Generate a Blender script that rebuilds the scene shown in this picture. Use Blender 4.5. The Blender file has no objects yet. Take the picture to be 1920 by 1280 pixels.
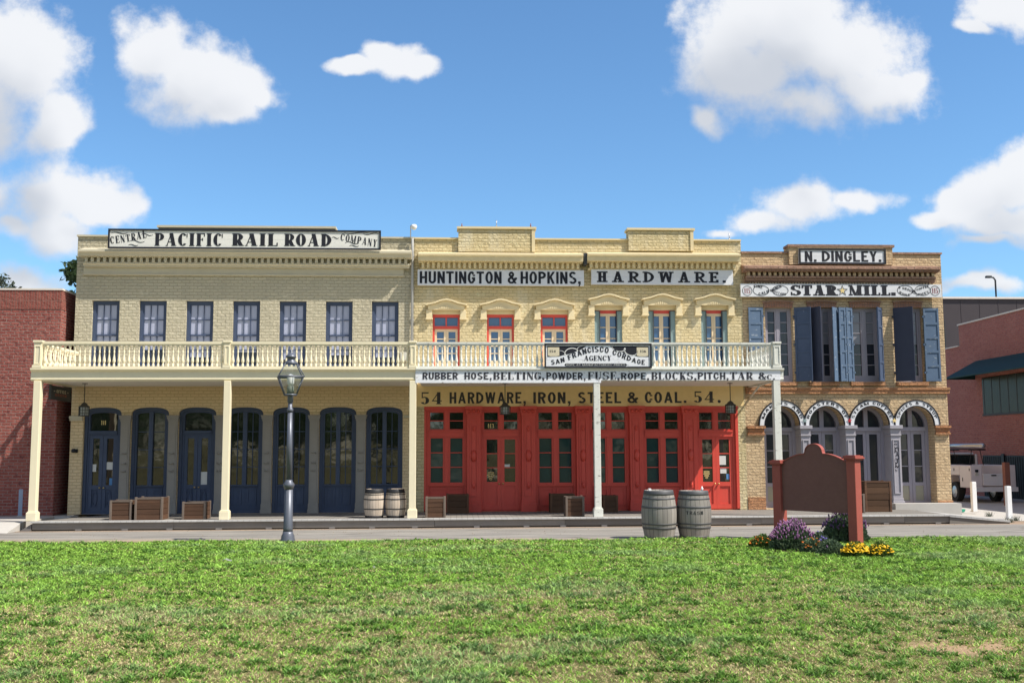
import bpy, bmesh, math, random
import numpy as np
from mathutils import Vector, Matrix
from mathutils.geometry import tessellate_polygon
random.seed(7); RNG = np.random.default_rng(7)
PI = math.pi
scene = bpy.context.scene
COL = scene.collection

# ------------------------------------------------------------------ camera
F, YAW, PITCH, ROLL, DW, ZC = 1960.0, 0.0542, 0.1050, 0.00417, 29.0, 1.86
fw = Vector((math.sin(YAW)*math.cos(PITCH), math.cos(YAW)*math.cos(PITCH), math.sin(PITCH)))
r0 = Vector((math.cos(YAW), -math.sin(YAW), 0)); u0 = r0.cross(fw)
cr = r0*math.cos(ROLL) - u0*math.sin(ROLL); cu = r0*math.sin(ROLL) + u0*math.cos(ROLL)
CP = Vector((0, -DW, ZC))
cam = bpy.data.objects.new('camera', bpy.data.cameras.new('camera')); COL.objects.link(cam)
m = Matrix((cr, cu, -fw)).transposed().to_4x4(); m.translation = CP
cam.matrix_world = m
cam.data.sensor_width = 36.0; cam.data.lens = 36.0*F/1920.0
cam.data.clip_start = 0.1; cam.data.clip_end = 5000
scene.camera = cam

# ------------------------------------------------------------------ light
SUN = Vector((0.68, -0.37, 1.0)).normalized()
sl = bpy.data.lights.new('sun', 'SUN'); sl.energy = 5.0; sl.angle = math.radians(0.5); sl.color = (1.0, 0.94, 0.84)
so = bpy.data.objects.new('sun', sl); COL.objects.link(so)
so.rotation_euler = SUN.to_track_quat('Z', 'Y').to_euler(); so.location = (20, -10, 40)
scene.view_settings.view_transform = 'Standard'; scene.view_settings.look = 'None'
scene.view_settings.exposure = 0.45; scene.view_settings.gamma = 1.0
scene.view_settings.use_curve_mapping = False
scene.cycles.max_bounces = 6
SKY_STRENGTH = 0.11

class NT:
    """small helper round a node tree"""
    def __init__(s, tree): s.t = tree; s.n = tree.nodes; s.l = tree.links
    def add(s, typ, **kw):
        nd = s.n.new(typ)
        for k, v in kw.items():
            if k == 'ins':
                for a, b in v.items():
                    if isinstance(b, bpy.types.NodeSocket): s.l.new(b, nd.inputs[a])
                    else: nd.inputs[a].default_value = b
            else: setattr(nd, k, v)
        return nd
    def math(s, op, a, b=None, c=None, clamp=False):
        nd = s.n.new('ShaderNodeMath'); nd.operation = op; nd.use_clamp = clamp
        for i, v in enumerate((a, b, c)):
            if v is None: continue
            if isinstance(v, bpy.types.NodeSocket): s.l.new(v, nd.inputs[i])
            else: nd.inputs[i].default_value = v
        return nd.outputs[0]
    def ramp(s, fac, stops):
        nd = s.n.new('ShaderNodeValToRGB'); s.l.new(fac, nd.inputs[0])
        el = nd.color_ramp.elements
        while len(el) < len(stops): el.new(0.5)
        for e, (p, c) in zip(el, stops):
            e.position = p; e.color = tuple(c) + (1,) if len(c) == 3 else c
        return nd.outputs[0]
    def mix(s, fac, a, b, typ='MIX'):
        nd = s.n.new('ShaderNodeMix'); nd.data_type = 'RGBA'; nd.blend_type = typ
        for k, v in ((0, fac), (6, a), (7, b)):
            if isinstance(v, bpy.types.NodeSocket): s.l.new(v, nd.inputs[k])
            else: nd.inputs[k].default_value = v if k == 0 else (tuple(v) + (1,) if len(v) == 3 else v)
        return nd.outputs[2]
    def noise(s, vec, scale, detail=4, rough=0.55, dist=0.0):
        nd = s.n.new('ShaderNodeTexNoise'); nd.inputs['Scale'].default_value = scale
        nd.inputs['Detail'].default_value = detail; nd.inputs['Roughness'].default_value = rough
        nd.inputs['Distortion'].default_value = dist
        if vec is not None: s.l.new(vec, nd.inputs['Vector'])
        return nd.outputs['Fac']

# clouds, as directions: (u, v) = (x/y, z/y) of the view ray; u right, v up, size in the same unit
def uvdir(px, py):
    d = fw*F + cr*(px-960) + cu*(640-py); return d.x/d.y, d.z/d.y
CLOUDS = [  # px, py, half width, half height
    (40,130,115,130),(-40,200,130,150),(95,245,75,60),(90,365,125,75),(190,395,75,40),(-30,370,120,90),(100,435,75,38),(20,430,70,30),
    (300,100,95,75),(375,150,100,75),(440,175,95,55),(420,215,70,40),(480,195,50,32),
    (740,112,42,34),(680,134,56,15),(780,126,36,20),
    (1480,75,190,140),(1420,130,150,90),(1560,100,160,110),(1640,165,105,65),(1500,200,110,55),(1335,228,38,34),(1690,160,50,32),
    (1880,25,90,42),(1830,58,55,18),
    (1500,368,115,38),(1595,364,75,24),(1415,405,80,32),(1350,428,50,20),
    (1905,330,95,62),(1830,395,80,42),(1890,430,110,40),(1760,412,50,18),(1850,462,70,16),
    (40,525,90,28),(1820,540,110,24),(1000,700,1,1)]
world = bpy.data.worlds.new('World'); scene.world = world; world.use_nodes = True
def build_world():
    # density group: vector (u,v,0) -> density
    g = bpy.data.node_groups.new('cloud_density', 'ShaderNodeTree')
    g.interface.new_socket('Vector', in_out='INPUT', socket_type='NodeSocketVector')
    g.interface.new_socket('Density', in_out='OUTPUT', socket_type='NodeSocketFloat'); g.interface.new_socket('Shape', in_out='OUTPUT', socket_type='NodeSocketFloat')
    T = NT(g); gi = T.add('NodeGroupInput'); go = T.add('NodeGroupOutput')
    v = gi.outputs[0]
    wn = T.add('ShaderNodeTexNoise', noise_dimensions='2D'); wn.inputs['Scale'].default_value = 9; wn.inputs['Detail'].default_value = 3
    T.l.new(v, wn.inputs['Vector'])
    w1 = T.add('ShaderNodeVectorMath', operation='MULTIPLY_ADD'); T.l.new(wn.outputs['Color'], w1.inputs[0])
    w1.inputs[1].default_value = (0.05, 0.05, 0); w1.inputs[2].default_value = (-0.025, -0.025, 0)
    w2 = T.add('ShaderNodeVectorMath', operation='ADD'); T.l.new(v, w2.inputs[0]); T.l.new(w1.outputs[0], w2.inputs[1])
    best = None
    for (px, py, hw, hh) in CLOUDS:
        cu_, cv_ = uvdir(px, py); e = uvdir(px+hw, py)[0]-cu_; h = uvdir(px, py-hh)[1]-cv_
        a = T.add('ShaderNodeVectorMath', operation='SUBTRACT'); T.l.new(w2.outputs[0], a.inputs[0]); a.inputs[1].default_value = (cu_, cv_, 0)
        b = T.add('ShaderNodeVectorMath', operation='MULTIPLY'); T.l.new(a.outputs[0], b.inputs[0]); b.inputs[1].default_value = (0.98/e, 0.98/h, 0)
        c = T.add('ShaderNodeVectorMath', operation='LENGTH'); T.l.new(b.outputs[0], c.inputs[0])
        d = T.math('SUBTRACT', 1.0, c.outputs['Value'])
        if best is None: best = d
        else: best = T.math('SMOOTH_MAX', best, d, 0.25)
    def n2d(scale, detail, rough):
        nd = T.add('ShaderNodeTexNoise', noise_dimensions='2D'); nd.inputs['Scale'].default_value = scale; nd.inputs['Detail'].default_value = detail; nd.inputs['Roughness'].default_value = rough
        T.l.new(v, nd.inputs['Vector']); return nd.outputs['Fac']
    n1 = n2d(13, 8, 0.62); n2 = n2d(5, 2, 0.5)
    vo = T.add('ShaderNodeTexVoronoi', voronoi_dimensions='2D', feature='F1'); T.l.new(w2.outputs[0], vo.inputs['Vector']); vo.inputs['Scale'].default_value = 17
    puff = T.math('SUBTRACT', 0.42, vo.outputs['Distance'])
    sh = T.math('ADD', best, T.math('MULTIPLY', T.math('SUBTRACT', n2, 0.5), 0.6))
    T.l.new(T.math('ADD', sh, T.math('MULTIPLY', puff, 0.35)), go.inputs[1])
    s = T.math('ADD', sh, T.math('MULTIPLY', T.math('SUBTRACT', n1, 0.5), 1.65)); s = T.math('ADD', s, T.math('MULTIPLY', puff, 0.42))
    T.l.new(s, go.inputs[0])
    W = NT(world.node_tree); W.n.clear()
    tc = W.add('ShaderNodeTexCoord'); sep = W.add('ShaderNodeSeparateXYZ'); W.l.new(tc.outputs['Generated'], sep.inputs[0])
    ysafe = W.math('MAXIMUM', sep.outputs[1], 0.05)
    uu = W.math('DIVIDE', sep.outputs[0], ysafe); vv = W.math('DIVIDE', sep.outputs[2], ysafe)
    cv = W.add('ShaderNodeCombineXYZ'); W.l.new(uu, cv.inputs[0]); W.l.new(vv, cv.inputs[1])
    d0 = W.add('ShaderNodeGroup'); d0.node_tree = g; W.l.new(cv.outputs[0], d0.inputs[0])
    of = W.add('ShaderNodeVectorMath', operation='ADD'); W.l.new(cv.outputs[0], of.inputs[0]); of.inputs[1].default_value = (0.012, 0.026, 0)
    d1 = W.add('ShaderNodeGroup'); d1.node_tree = g; W.l.new(of.outputs[0], d1.inputs[0])
    of2 = W.add('ShaderNodeVectorMath', operation='ADD'); W.l.new(cv.outputs[0], of2.inputs[0]); of2.inputs[1].default_value = (0.03, 0.075, 0)
    d2 = W.add('ShaderNodeGroup'); d2.node_tree = g; W.l.new(of2.outputs[0], d2.inputs[0])
    # lit and crisp towards the sun, soft and ragged underneath
    th = W.math('ADD', W.math('MULTIPLY', W.math('MAXIMUM', d1.outputs[1], -0.3), 0.40), W.math('MULTIPLY', W.math('MAXIMUM', d2.outputs[1], -0.3), 0.60))
    shade = W.add('ShaderNodeMapRange', interpolation_type='SMOOTHSTEP', ins={0: th, 1: -0.18, 2: 0.72})
    top = W.math('ADD', 0.40, W.math('MULTIPLY', shade.outputs[0], 0.40))
    mask = W.add('ShaderNodeMapRange', interpolation_type='SMOOTHSTEP', ins={0: d0.outputs[0], 1: -0.16, 2: top})
    front = W.math('GREATER_THAN', sep.outputs[1], 0.1)
    mk = W.math('MULTIPLY', mask.outputs[0], front); mk = W.math('MULTIPLY', mk, 0.97)
    ccol = W.mix(shade.outputs[0], (6.1, 6.2, 6.4), (4.1, 4.35, 4.8))
    sky = W.add('ShaderNodeTexSky', sky_type='NISHITA'); sky.sun_disc = False
    sky.sun_elevation = math.asin(SUN.z); sky.sun_rotation = math.atan2(SUN.x, SUN.y)
    sky.altitude = 10; sky.air_density = 1.0; sky.dust_density = 0.35; sky.ozone_density = 1.6
    # north sky tinted bluer; white cloud added unseen behind the camera for neutral fill
    nf = W.add('ShaderNodeMapRange', interpolation_type='SMOOTHSTEP', ins={0: sep.outputs[1], 1: -0.3, 2: 0.5})
    skc = W.mix(nf.outputs[0], sky.outputs[0], W.mix(1.0, sky.outputs[0], (0.72, 1.01, 1.20), 'MULTIPLY'))
    bn = W.noise(tc.outputs['Generated'], 3.2, 6, 0.6); bm_ = W.add('ShaderNodeMapRange', interpolation_type='SMOOTHSTEP', ins={0: bn, 1: 0.50, 2: 0.62})
    back = W.math('MULTIPLY', bm_.outputs[0], W.math('LESS_THAN', sep.outputs[1], -0.02)); back = W.math('MULTIPLY', back, W.math('GREATER_THAN', sep.outputs[2], 0.16))
    skc = W.mix(back, skc, (6.2, 6.1, 5.9))
    col = W.mix(mk, skc, ccol)
    bg = W.add('ShaderNodeBackground'); W.l.new(col, bg.inputs[0]); bg.inputs[1].default_value = SKY_STRENGTH
    out = W.add('ShaderNodeOutputWorld'); W.l.new(bg.outputs[0], out.inputs[0])
build_world()

# ------------------------------------------------------------------ photo pixel -> point on a real plane
def ray(px, py): return fw*F + cr*(px-960) + cu*(640-py)
def onY(px, py, Y=0.0):
    d = ray(px, py); t = (Y-CP.y)/d.y; return CP + d*t
def onZ(px, py, Z=0.0):
    d = ray(px, py); t = (Z-CP.z)/d.z; return CP + d*t
def onX(px, py, X):
    d = ray(px, py); t = (X-CP.x)/d.x; return CP + d*t
def X_(px, py, Y=0.0): return onY(px, py, Y).x
def Z_(px, py, Y=0.0): return onY(px, py, Y).z
def R_(x0, y0, x1, y1, Y=0.0):
    ym = (y0+y1)/2; xm = (x0+x1)/2
    return X_(x0, ym, Y), X_(x1, ym, Y), Z_(xm, y1, Y), Z_(xm, y0, Y)

# ------------------------------------------------------------------ things and parts
WL = {}
def put(o, label=None, cat=None, group=None, kind=None):
    if label: o['label'] = label
    if cat: o['category'] = cat
    if group: o['group'] = group
    if kind: o['kind'] = kind
    return o
def empty(name, loc, label, cat, group=None):
    o = bpy.data.objects.new(name, None); COL.objects.link(o); o.location = loc; o.empty_display_size = 0.2
    WL[o.name] = Vector(loc); return put(o, label, cat, group)
def wl(o): return WL.get(o.name, Vector((0, 0, 0)))
def copy_tree(o, parent=None, off=None):
    c = o.copy(); COL.objects.link(c); c.parent = parent
    if parent is None: WL[c.name] = wl(o).copy()
    if off is not None: c.location = Vector(o.location) + Vector(off)
    for ch in o.children: copy_tree(ch, c)
    return c

class MB:
    def __init__(s): s.v = []; s.f = []; s.smooth = []
    def _add(s, vs, fs, sm=False):
        b = len(s.v); s.v += [tuple(p) for p in vs]
        for f in fs: s.f.append(tuple(b+i for i in f)); s.smooth.append(sm)
    def box(s, x0, x1, y0, y1, z0, z1):
        if x0 > x1: x0, x1 = x1, x0
        if y0 > y1: y0, y1 = y1, y0
        if z0 > z1: z0, z1 = z1, z0
        s._add([(x0,y0,z0),(x1,y0,z0),(x1,y1,z0),(x0,y1,z0),(x0,y0,z1),(x1,y0,z1),(x1,y1,z1),(x0,y1,z1)],
               [(0,3,2,1),(4,5,6,7),(0,1,5,4),(1,2,6,5),(2,3,7,6),(3,0,4,7)]); return s
    def obox(s, c, ax, ay, az, hx, hy, hz):
        c = Vector(c); vs = []
        for k in (-1, 1):
            for (i, j) in ((-1,-1),(1,-1),(1,1),(-1,1)): vs.append(c + ax*hx*i + ay*hy*j + az*hz*k)
        s._add(vs, [(0,3,2,1),(4,5,6,7),(0,1,5,4),(1,2,6,5),(2,3,7,6),(3,0,4,7)]); return s
    def prism(s, pts, y0, y1):
        """polygon in x,z extruded along y"""
        n = len(pts); vs = [(p[0], y0, p[1]) for p in pts] + [(p[0], y1, p[1]) for p in pts]
        tri = tessellate_polygon([[Vector((p[0], p[1], 0)) for p in pts]])
        fs = [tuple(t) for t in tri] + [tuple(n+i for i in reversed(t)) for t in tri]
        fs += [(i, (i+1) % n, n+(i+1) % n, n+i) for i in range(n)]
        s._add(vs, fs); return s
    def prismz(s, pts, z0, z1):
        n = len(pts); vs = [(p[0], p[1], z0) for p in pts] + [(p[0], p[1], z1) for p in pts]
        tri = tessellate_polygon([[Vector((p[0], p[1], 0)) for p in pts]])
        fs = [tuple(t) for t in tri] + [tuple(n+i for i in reversed(t)) for t in tri]
        fs += [(i, (i+1) % n, n+(i+1) % n, n+i) for i in range(n)]
        s._add(vs, fs); return s
    def prismx(s, pts, x0, x1):
        """profile in y,z run along x"""
        n = len(pts); vs = [(x0, p[0], p[1]) for p in pts] + [(x1, p[0], p[1]) for p in pts]
        tri = tessellate_polygon([[Vector((p[0], p[1], 0)) for p in pts]])
        fs = [tuple(t) for t in tri] + [tuple(n+i for i in reversed(t)) for t in tri]
        fs += [(i, (i+1) % n, n+(i+1) % n, n+i) for i in range(n)]
        s._add(vs, fs); return s
    def ringxz(s, outer, inner, y0, y1):
        n = len(outer)
        vs = [(p[0], y0, p[1]) for p in outer] + [(p[0], y0, p[1]) for p in inner] + [(p[0], y1, p[1]) for p in outer] + [(p[0], y1, p[1]) for p in inner]
        fs = []
        for i in range(n):
            j = (i+1) % n
            fs += [(i, j, n+j, n+i), (n+i, n+j, 3*n+j, 3*n+i), (2*n+j, 2*n+i, 3*n+i, 3*n+j), (j, i, 2*n+i, 2*n+j)]
        s._add(vs, fs); return s
    def strip(s, outer, inner, y0, y1):
        """open band between two polylines in x,z, extruded"""
        n = len(outer)
        vs = [(p[0], y0, p[1]) for p in outer] + [(p[0], y0, p[1]) for p in inner] + [(p[0], y1, p[1]) for p in outer] + [(p[0], y1, p[1]) for p in inner]
        fs = [(0, n, 3*n, 2*n), (n-1, 2*n-1, 4*n-1, 3*n-1)]
        for i in range(n-1):
            j = i+1
            fs += [(i, j, n+j, n+i), (n+i, n+j, 3*n+j, 3*n+i), (2*n+j, 2*n+i, 3*n+i, 3*n+j), (j, i, 2*n+i, 2*n+j)]
        s._add(vs, fs); return s
    def poly(s, pts3): s._add(pts3, [tuple(range(len(pts3)))]); return s
    def polyxz(s, pts, y):
        tri = tessellate_polygon([[Vector((p[0], p[1], 0)) for p in pts]])
        s._add([(p[0], y, p[1]) for p in pts], [tuple(t) for t in tri]); return s
    def lathe(s, prof, c=(0, 0, 0), n=20, sm=True, rfun=None, cap=True):
        vs = []; fs = []
        for (r, z) in prof:
            for k in range(n):
                a = 2*PI*k/n; rr = r*(rfun(k) if rfun else 1)
                vs.append((c[0]+rr*math.cos(a), c[1]+rr*math.sin(a), c[2]+z))
        for i in range(len(prof)-1):
            for k in range(n):
                fs.append((i*n+k, i*n+(k+1) % n, (i+1)*n+(k+1) % n, (i+1)*n+k))
        s._add(vs, fs, sm)
        if cap:
            b = len(s.v)-len(vs)
            s.f.append(tuple(b+k for k in reversed(range(n)))); s.smooth.append(False)
            s.f.append(tuple(b+(len(prof)-1)*n+k for k in range(n))); s.smooth.append(False)
        return s
    def tube(s, pts, r, n=8):
        pts = [Vector(p) for p in pts]; rs = r if isinstance(r, (list, tuple)) else [r]*len(pts)
        vs = []; fs = []; up = Vector((0.13, 0.31, 0.94))
        for i, p in enumerate(pts):
            d = (pts[min(i+1, len(pts)-1)] - pts[max(i-1, 0)]).normalized()
            a = d.cross(up)
            if a.length < 0.05: a = d.cross(Vector((1, 0, 0)))
            a.normalize(); b = d.cross(a)
            for k in range(n):
                t = 2*PI*k/n; vs.append(p + (a*math.cos(t) + b*math.sin(t))*rs[i])
        for i in range(len(pts)-1):
            for k in range(n): fs.append((i*n+k, i*n+(k+1) % n, (i+1)*n+(k+1) % n, (i+1)*n+k))
        fs.append(tuple(range(n-1, -1, -1))); fs.append(tuple((len(pts)-1)*n+k for k in range(n)))
        s._add(vs, fs, True); return s
    def build(s, name, mat, parent=None, bevel=0.0, origin=None, fixn=True):
        o0 = Vector(origin) if origin is not None else (wl(parent) if parent else Vector((0, 0, 0)))
        me = bpy.data.meshes.new(name)
        me.from_pydata([(v[0]-o0.x, v[1]-o0.y, v[2]-o0.z) for v in s.v], [], s.f)
        me.polygons.foreach_set('use_smooth', s.smooth)
        if fixn and len(s.f) < 60000:
            bm = bmesh.new(); bm.from_mesh(me); bmesh.ops.recalc_face_normals(bm, faces=bm.faces); bm.to_mesh(me); bm.free()
        me.materials.append(mat)
        o = bpy.data.objects.new(name, me); COL.objects.link(o)
        if parent: o.parent = parent; WL[o.name] = wl(parent)
        elif origin is not None: o.location = origin; WL[o.name] = Vector(origin)
        if bevel:
            b = o.modifiers.new('bevel', 'BEVEL'); b.width = bevel; b.segments = 1; b.limit_method = 'ANGLE'; b.angle_limit = math.radians(50)
        return o

# ------------------------------------------------------------------ materials
MATS = {}
def base_mat(name):
    mt = bpy.data.materials.new(name); mt.use_nodes = True
    T = NT(mt.node_tree); p = T.n['Principled BSDF']; return mt, T, p
def coords(T, swz=False):
    tc = T.add('ShaderNodeTexCoord'); v = tc.outputs['Object']
    if not swz: return v
    s = T.add('ShaderNodeSeparateXYZ'); T.l.new(v, s.inputs[0])
    c = T.add('ShaderNodeCombineXYZ'); T.l.new(T.math('ADD', s.outputs[0], s.outputs[1]), c.inputs[0]); T.l.new(s.outputs[2], c.inputs[1])
    return c.outputs[0]
def set_bump(T, p, h, strength, dist):
    b = T.add('ShaderNodeBump'); b.inputs['Strength'].default_value = strength; b.inputs['Distance'].default_value = dist
    T.l.new(h, b.inputs['Height']); T.l.new(b.outputs[0], p.inputs['Normal'])
def paint(name, col, rough=0.55, var=0.18, scale=3.0, wear=None, wear_amt=0.0, wear_scale=6.0, grain=0.0, bump=0.0, spec=0.3):
    """painted or plain surface with uneven tone, optional worn patches of another colour"""
    mt, T, p = base_mat(name); v = coords(T)
    n = T.noise(v, scale, 6, 0.6)
    c = T.mix(n, [x*(1-var) for x in col], [min(1, x*(1+var)) for x in col])
    if wear:
        mp = T.add('ShaderNodeMapping'); T.l.new(v, mp.inputs[0]); mp.inputs['Scale'].default_value = (1, 1, 2.2)
        w = T.noise(mp.outputs[0], wear_scale, 8, 0.68)
        k = T.add('ShaderNodeMapRange', ins={0: w, 1: 0.66-wear_amt*0.3, 2: 0.72-wear_amt*0.2})
        c = T.mix(k.outputs[0], c, wear)
    T.l.new(c, p.inputs['Base Color']); p.inputs['Roughness'].default_value = rough
    p.inputs['Specular IOR Level'].default_value = spec
    if bump: set_bump(T, p, T.noise(v, 40, 5, 0.6), 0.5, bump)
    MATS[name] = mt; return mt
def brick(name, c1, c2, mortar, bw=0.22, rh=0.085, ms=0.011, bump=0.018, rough=0.9, lump=0.022, stain=None, offset=0.5, stain_amt=0.5, fleck=None):
    mt, T, p = base_mat(name); v = coords(T, True)
    wn = T.add('ShaderNodeTexNoise'); wn.inputs['Scale'].default_value = 5; wn.inputs['Detail'].default_value = 3; T.l.new(v, wn.inputs['Vector'])
    wa = T.add('ShaderNodeVectorMath', operation='MULTIPLY_ADD'); T.l.new(wn.outputs['Color'], wa.inputs[0]); wa.inputs[1].default_value = (0.024, 0.024, 0); T.l.new(v, wa.inputs[2])
    bt = T.add('ShaderNodeTexBrick'); T.l.new(wa.outputs[0], bt.inputs['Vector'])
    bt.offset = offset; bt.inputs['Scale'].default_value = 1; bt.inputs['Brick Width'].default_value = bw; bt.inputs['Row Height'].default_value = rh
    bt.inputs['Mortar Size'].default_value = ms; bt.inputs['Mortar Smooth'].default_value = 0.3; bt.inputs['Bias'].default_value = 0.0
    bt.inputs['Color1'].default_value = tuple(c1)+(1,); bt.inputs['Color2'].default_value = tuple(c2)+(1,); bt.inputs['Mortar'].default_value = tuple(mortar)+(1,)
    n = T.noise(v, 1.3, 6, 0.6); n2 = T.noise(v, 22, 5, 0.6)
    c = T.mix(T.math('MULTIPLY', n, 0.5), bt.outputs['Color'], [x*0.72 for x in c1], 'MIX')
    c = T.mix(0.35, c, T.ramp(n2, [(0.3, (0.62, 0.62, 0.62)), (0.7, (1, 1, 1))]), 'MULTIPLY')
    if fleck:
        vf = T.add('ShaderNodeTexVoronoi'); T.l.new(v, vf.inputs['Vector']); vf.inputs['Scale'].default_value = 6
        k = T.add('ShaderNodeMapRange', ins={0: T.noise(v, 7, 4, 0.7), 1: 0.56, 2: 0.66})
        c = T.mix(k.outputs[0], c, fleck)
    if stain:
        mp = T.add('ShaderNodeMapping'); T.l.new(v, mp.inputs[0]); mp.inputs['Scale'].default_value = (1.6, 0.35, 1)
        k = T.add('ShaderNodeMapRange', ins={0: T.noise(mp.outputs[0], 1.6, 7, 0.62), 1: 0.50, 2: 0.72, 4: stain_amt})
        c = T.mix(k.outputs[0], c, stain)
        kp = T.add('ShaderNodeMapRange', ins={0: T.noise(v, 2.3, 9, 0.72), 1: 0.60, 2: 0.66, 4: 0.45})
        c = T.mix(kp.outputs[0], c, [min(0.75, x*1.05+0.07) for x in c2])
    T.l.new(c, p.inputs['Base Color']); p.inputs['Roughness'].default_value = rough; p.inputs['Specular IOR Level'].default_value = 0.15
    h = T.math('MULTIPLY', T.math('SUBTRACT', 1.0, bt.outputs['Fac']), bump)
    h = T.math('ADD', h, T.math('MULTIPLY', T.noise(v, 9, 6, 0.65), lump*2.2))
    set_bump(T, p, h, 1.0, 1.0)
    MATS[name] = mt; return mt
def wood(name, c1, c2, axis=0, plank=0.0, rough=0.8, bump=0.003, scale=1.0, gap=(0.02, 0.018, 0.015)):
    """weathered wood: grain along the given axis, boards of the given width along the other one"""
    mt, T, p = base_mat(name); v = coords(T)
    mp = T.add('ShaderNodeMapping'); T.l.new(v, mp.inputs[0])
    sc = [14*scale]*3; sc[axis] = 0.8*scale; mp.inputs['Scale'].default_value = sc
    n = T.noise(mp.outputs[0], 1.0, 7, 0.65, 0.4); n2 = T.noise(v, 2.0, 5, 0.6)
    c = T.mix(n, c1, c2); c = T.mix(T.math('MULTIPLY', n2, 0.5), c, [x*0.55 for x in c1])
    gi = T.add('ShaderNodeNewGeometry'); c = T.mix(1.0, c, T.ramp(gi.outputs['Random Per Island'], [(0, (0.62, 0.62, 0.62)), (1, (1.12, 1.12, 1.12))]), 'MULTIPLY')
    h = n
    if plank:
        s = T.add('ShaderNodeSeparateXYZ'); T.l.new(v, s.inputs[0]); q = s.outputs[1 if axis == 0 else 0] if axis != 2 else s.outputs[0]
        k = T.math('DIVIDE', q, plank)
        fr = T.math('FRACT', k); e = T.math('LESS_THAN', fr, 0.07)
        fl = T.math('FLOOR', k); wn = T.add('ShaderNodeTexWhiteNoise', noise_dimensions='1D'); T.l.new(fl, wn.inputs['W'])
        c = T.mix(T.math('MULTIPLY', wn.outputs['Value'], 0.45), c, [x*0.5 for x in c2])
        c = T.mix(e, c, gap)
    T.l.new(c, p.inputs['Base Color']); p.inputs['Roughness'].default_value = rough; p.inputs['Specular IOR Level'].default_value = 0.2
    if bump: set_bump(T, p, h, 0.6, bump)
    MATS[name] = mt; return mt
def glass(name, col, ior=1.9, rough=0.02, var=0.3, wav=0.012, scale=1.6):
    mt, T, p = base_mat(name); v = coords(T)
    n = T.noise(v, scale, 3, 0.5)
    c = T.mix(n, [x*(1-var) for x in col], [x*(1+var) for x in col])
    T.l.new(c, p.inputs['Base Color']); p.inputs['Roughness'].default_value = rough; p.inputs['IOR'].default_value = ior
    set_bump(T, p, T.noise(v, 2.6, 2, 0.4), 1.0, wav)
    MATS[name] = mt; return mt
def metal(name, col, rough=0.4, met=0.6, var=0.2):
    mt, T, p = base_mat(name); v = coords(T); n = T.noise(v, 12, 5, 0.6)
    T.l.new(T.mix(n, [x*(1-var) for x in col], [x*(1+var) for x in col]), p.inputs['Base Color'])
    p.inputs['Roughness'].default_value = rough; p.inputs['Metallic'].default_value = met
    MATS[name] = mt; return mt
def foliage_mat(name, c1, c2, scale=1.2, trans=0.3):
    mt, T, p = base_mat(name)
    tc = T.add('ShaderNodeTexCoord'); gi = T.add('ShaderNodeNewGeometry')
    n = T.noise(tc.outputs['Object'], scale, 3, 0.6)
    k = T.math('ADD', T.math('MULTIPLY', n, 0.5), T.math('MULTIPLY', gi.outputs['Random Per Island'], 0.5))
    c = T.mix(k, c1, c2); T.l.new(c, p.inputs['Base Color']); p.inputs['Roughness'].default_value = 0.6; p.inputs['Specular IOR Level'].default_value = 0.25
    tr = T.add('ShaderNodeBsdfTranslucent'); T.l.new(c, tr.inputs[0])
    mx = T.add('ShaderNodeMixShader'); mx.inputs[0].default_value = trans
    out = T.n['Material Output']; T.l.new(p.outputs[0], mx.inputs[1]); T.l.new(tr.outputs[0], mx.inputs[2]); T.l.new(mx.outputs[0], out.inputs[0])
    MATS[name] = mt; return mt

brick('khaki_brick', (0.535,0.485,0.355), (0.585,0.53,0.39), (0.42,0.38,0.27), stain=(0.38,0.34,0.25))
brick('warm_lifted_brick', (0.80,0.62,0.375), (0.85,0.67,0.41), (0.64,0.48,0.28), bump=0.010, lump=0.008)  # warm lower-wall tone, with extra brightness in the colour to lift gallery shade
brick('yellow_brick', (0.68,0.56,0.325), (0.73,0.61,0.365), (0.53,0.43,0.24), stain=(0.70,0.65,0.50))
brick('tan_brick', (0.65,0.475,0.285), (0.73,0.56,0.35), (0.47,0.345,0.225), bw=0.23, rh=0.08, stain=(0.40,0.26,0.15))
brick('orange_brick', (0.48,0.23,0.115), (0.54,0.29,0.155), (0.36,0.20,0.12), bw=0.23, rh=0.08)
brick('soldier_brick', (0.38,0.19,0.13), (0.44,0.24,0.165), (0.26,0.18,0.14), bw=0.075, rh=0.6, offset=0.0)
brick('brown_brick', (0.38,0.225,0.165), (0.43,0.27,0.20), (0.29,0.20,0.155), bw=0.23, rh=0.08)
brick('red_soldier', (0.27,0.085,0.07), (0.33,0.115,0.09), (0.30,0.17,0.14), bw=0.075, rh=0.6, offset=0.0)
brick('red_brick', (0.28,0.078,0.065), (0.37,0.125,0.10), (0.36,0.25,0.22), bw=0.23, rh=0.082, ms=0.012, fleck=(0.15,0.05,0.048))
brick('red_brick_plain', (0.43,0.145,0.12), (0.51,0.20,0.165), (0.42,0.28,0.25), bw=0.23, rh=0.082, ms=0.012, fleck=(0.28,0.115,0.10))
paint('khaki_trim', (0.51,0.46,0.34), 0.7, 0.12, 4)
paint('yellow_trim', (0.67,0.56,0.345), 0.7, 0.12, 4)
paint('slate_grey', (0.13,0.14,0.14), 0.8, 0.15)  # dark grey all over the khaki building's raised parapet block
paint('mulch_brown', (0.055,0.036,0.024), 0.95, 0.4, 20)
paint('gravel_tan', (0.22,0.17,0.12), 0.9, 0.5, 30)
paint('ochre', (0.82,0.62,0.31), 0.8, 0.14, 5, bump=0.006)
paint('cream', (0.78,0.70,0.50), 0.5, 0.06, 2.5)
paint('cream_dirty', (0.68,0.62,0.47), 0.6, 0.12, 2.5)
paint('ceiling_paint', (0.78,0.74,0.66), 0.7, 0.08, 1.5)
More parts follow.
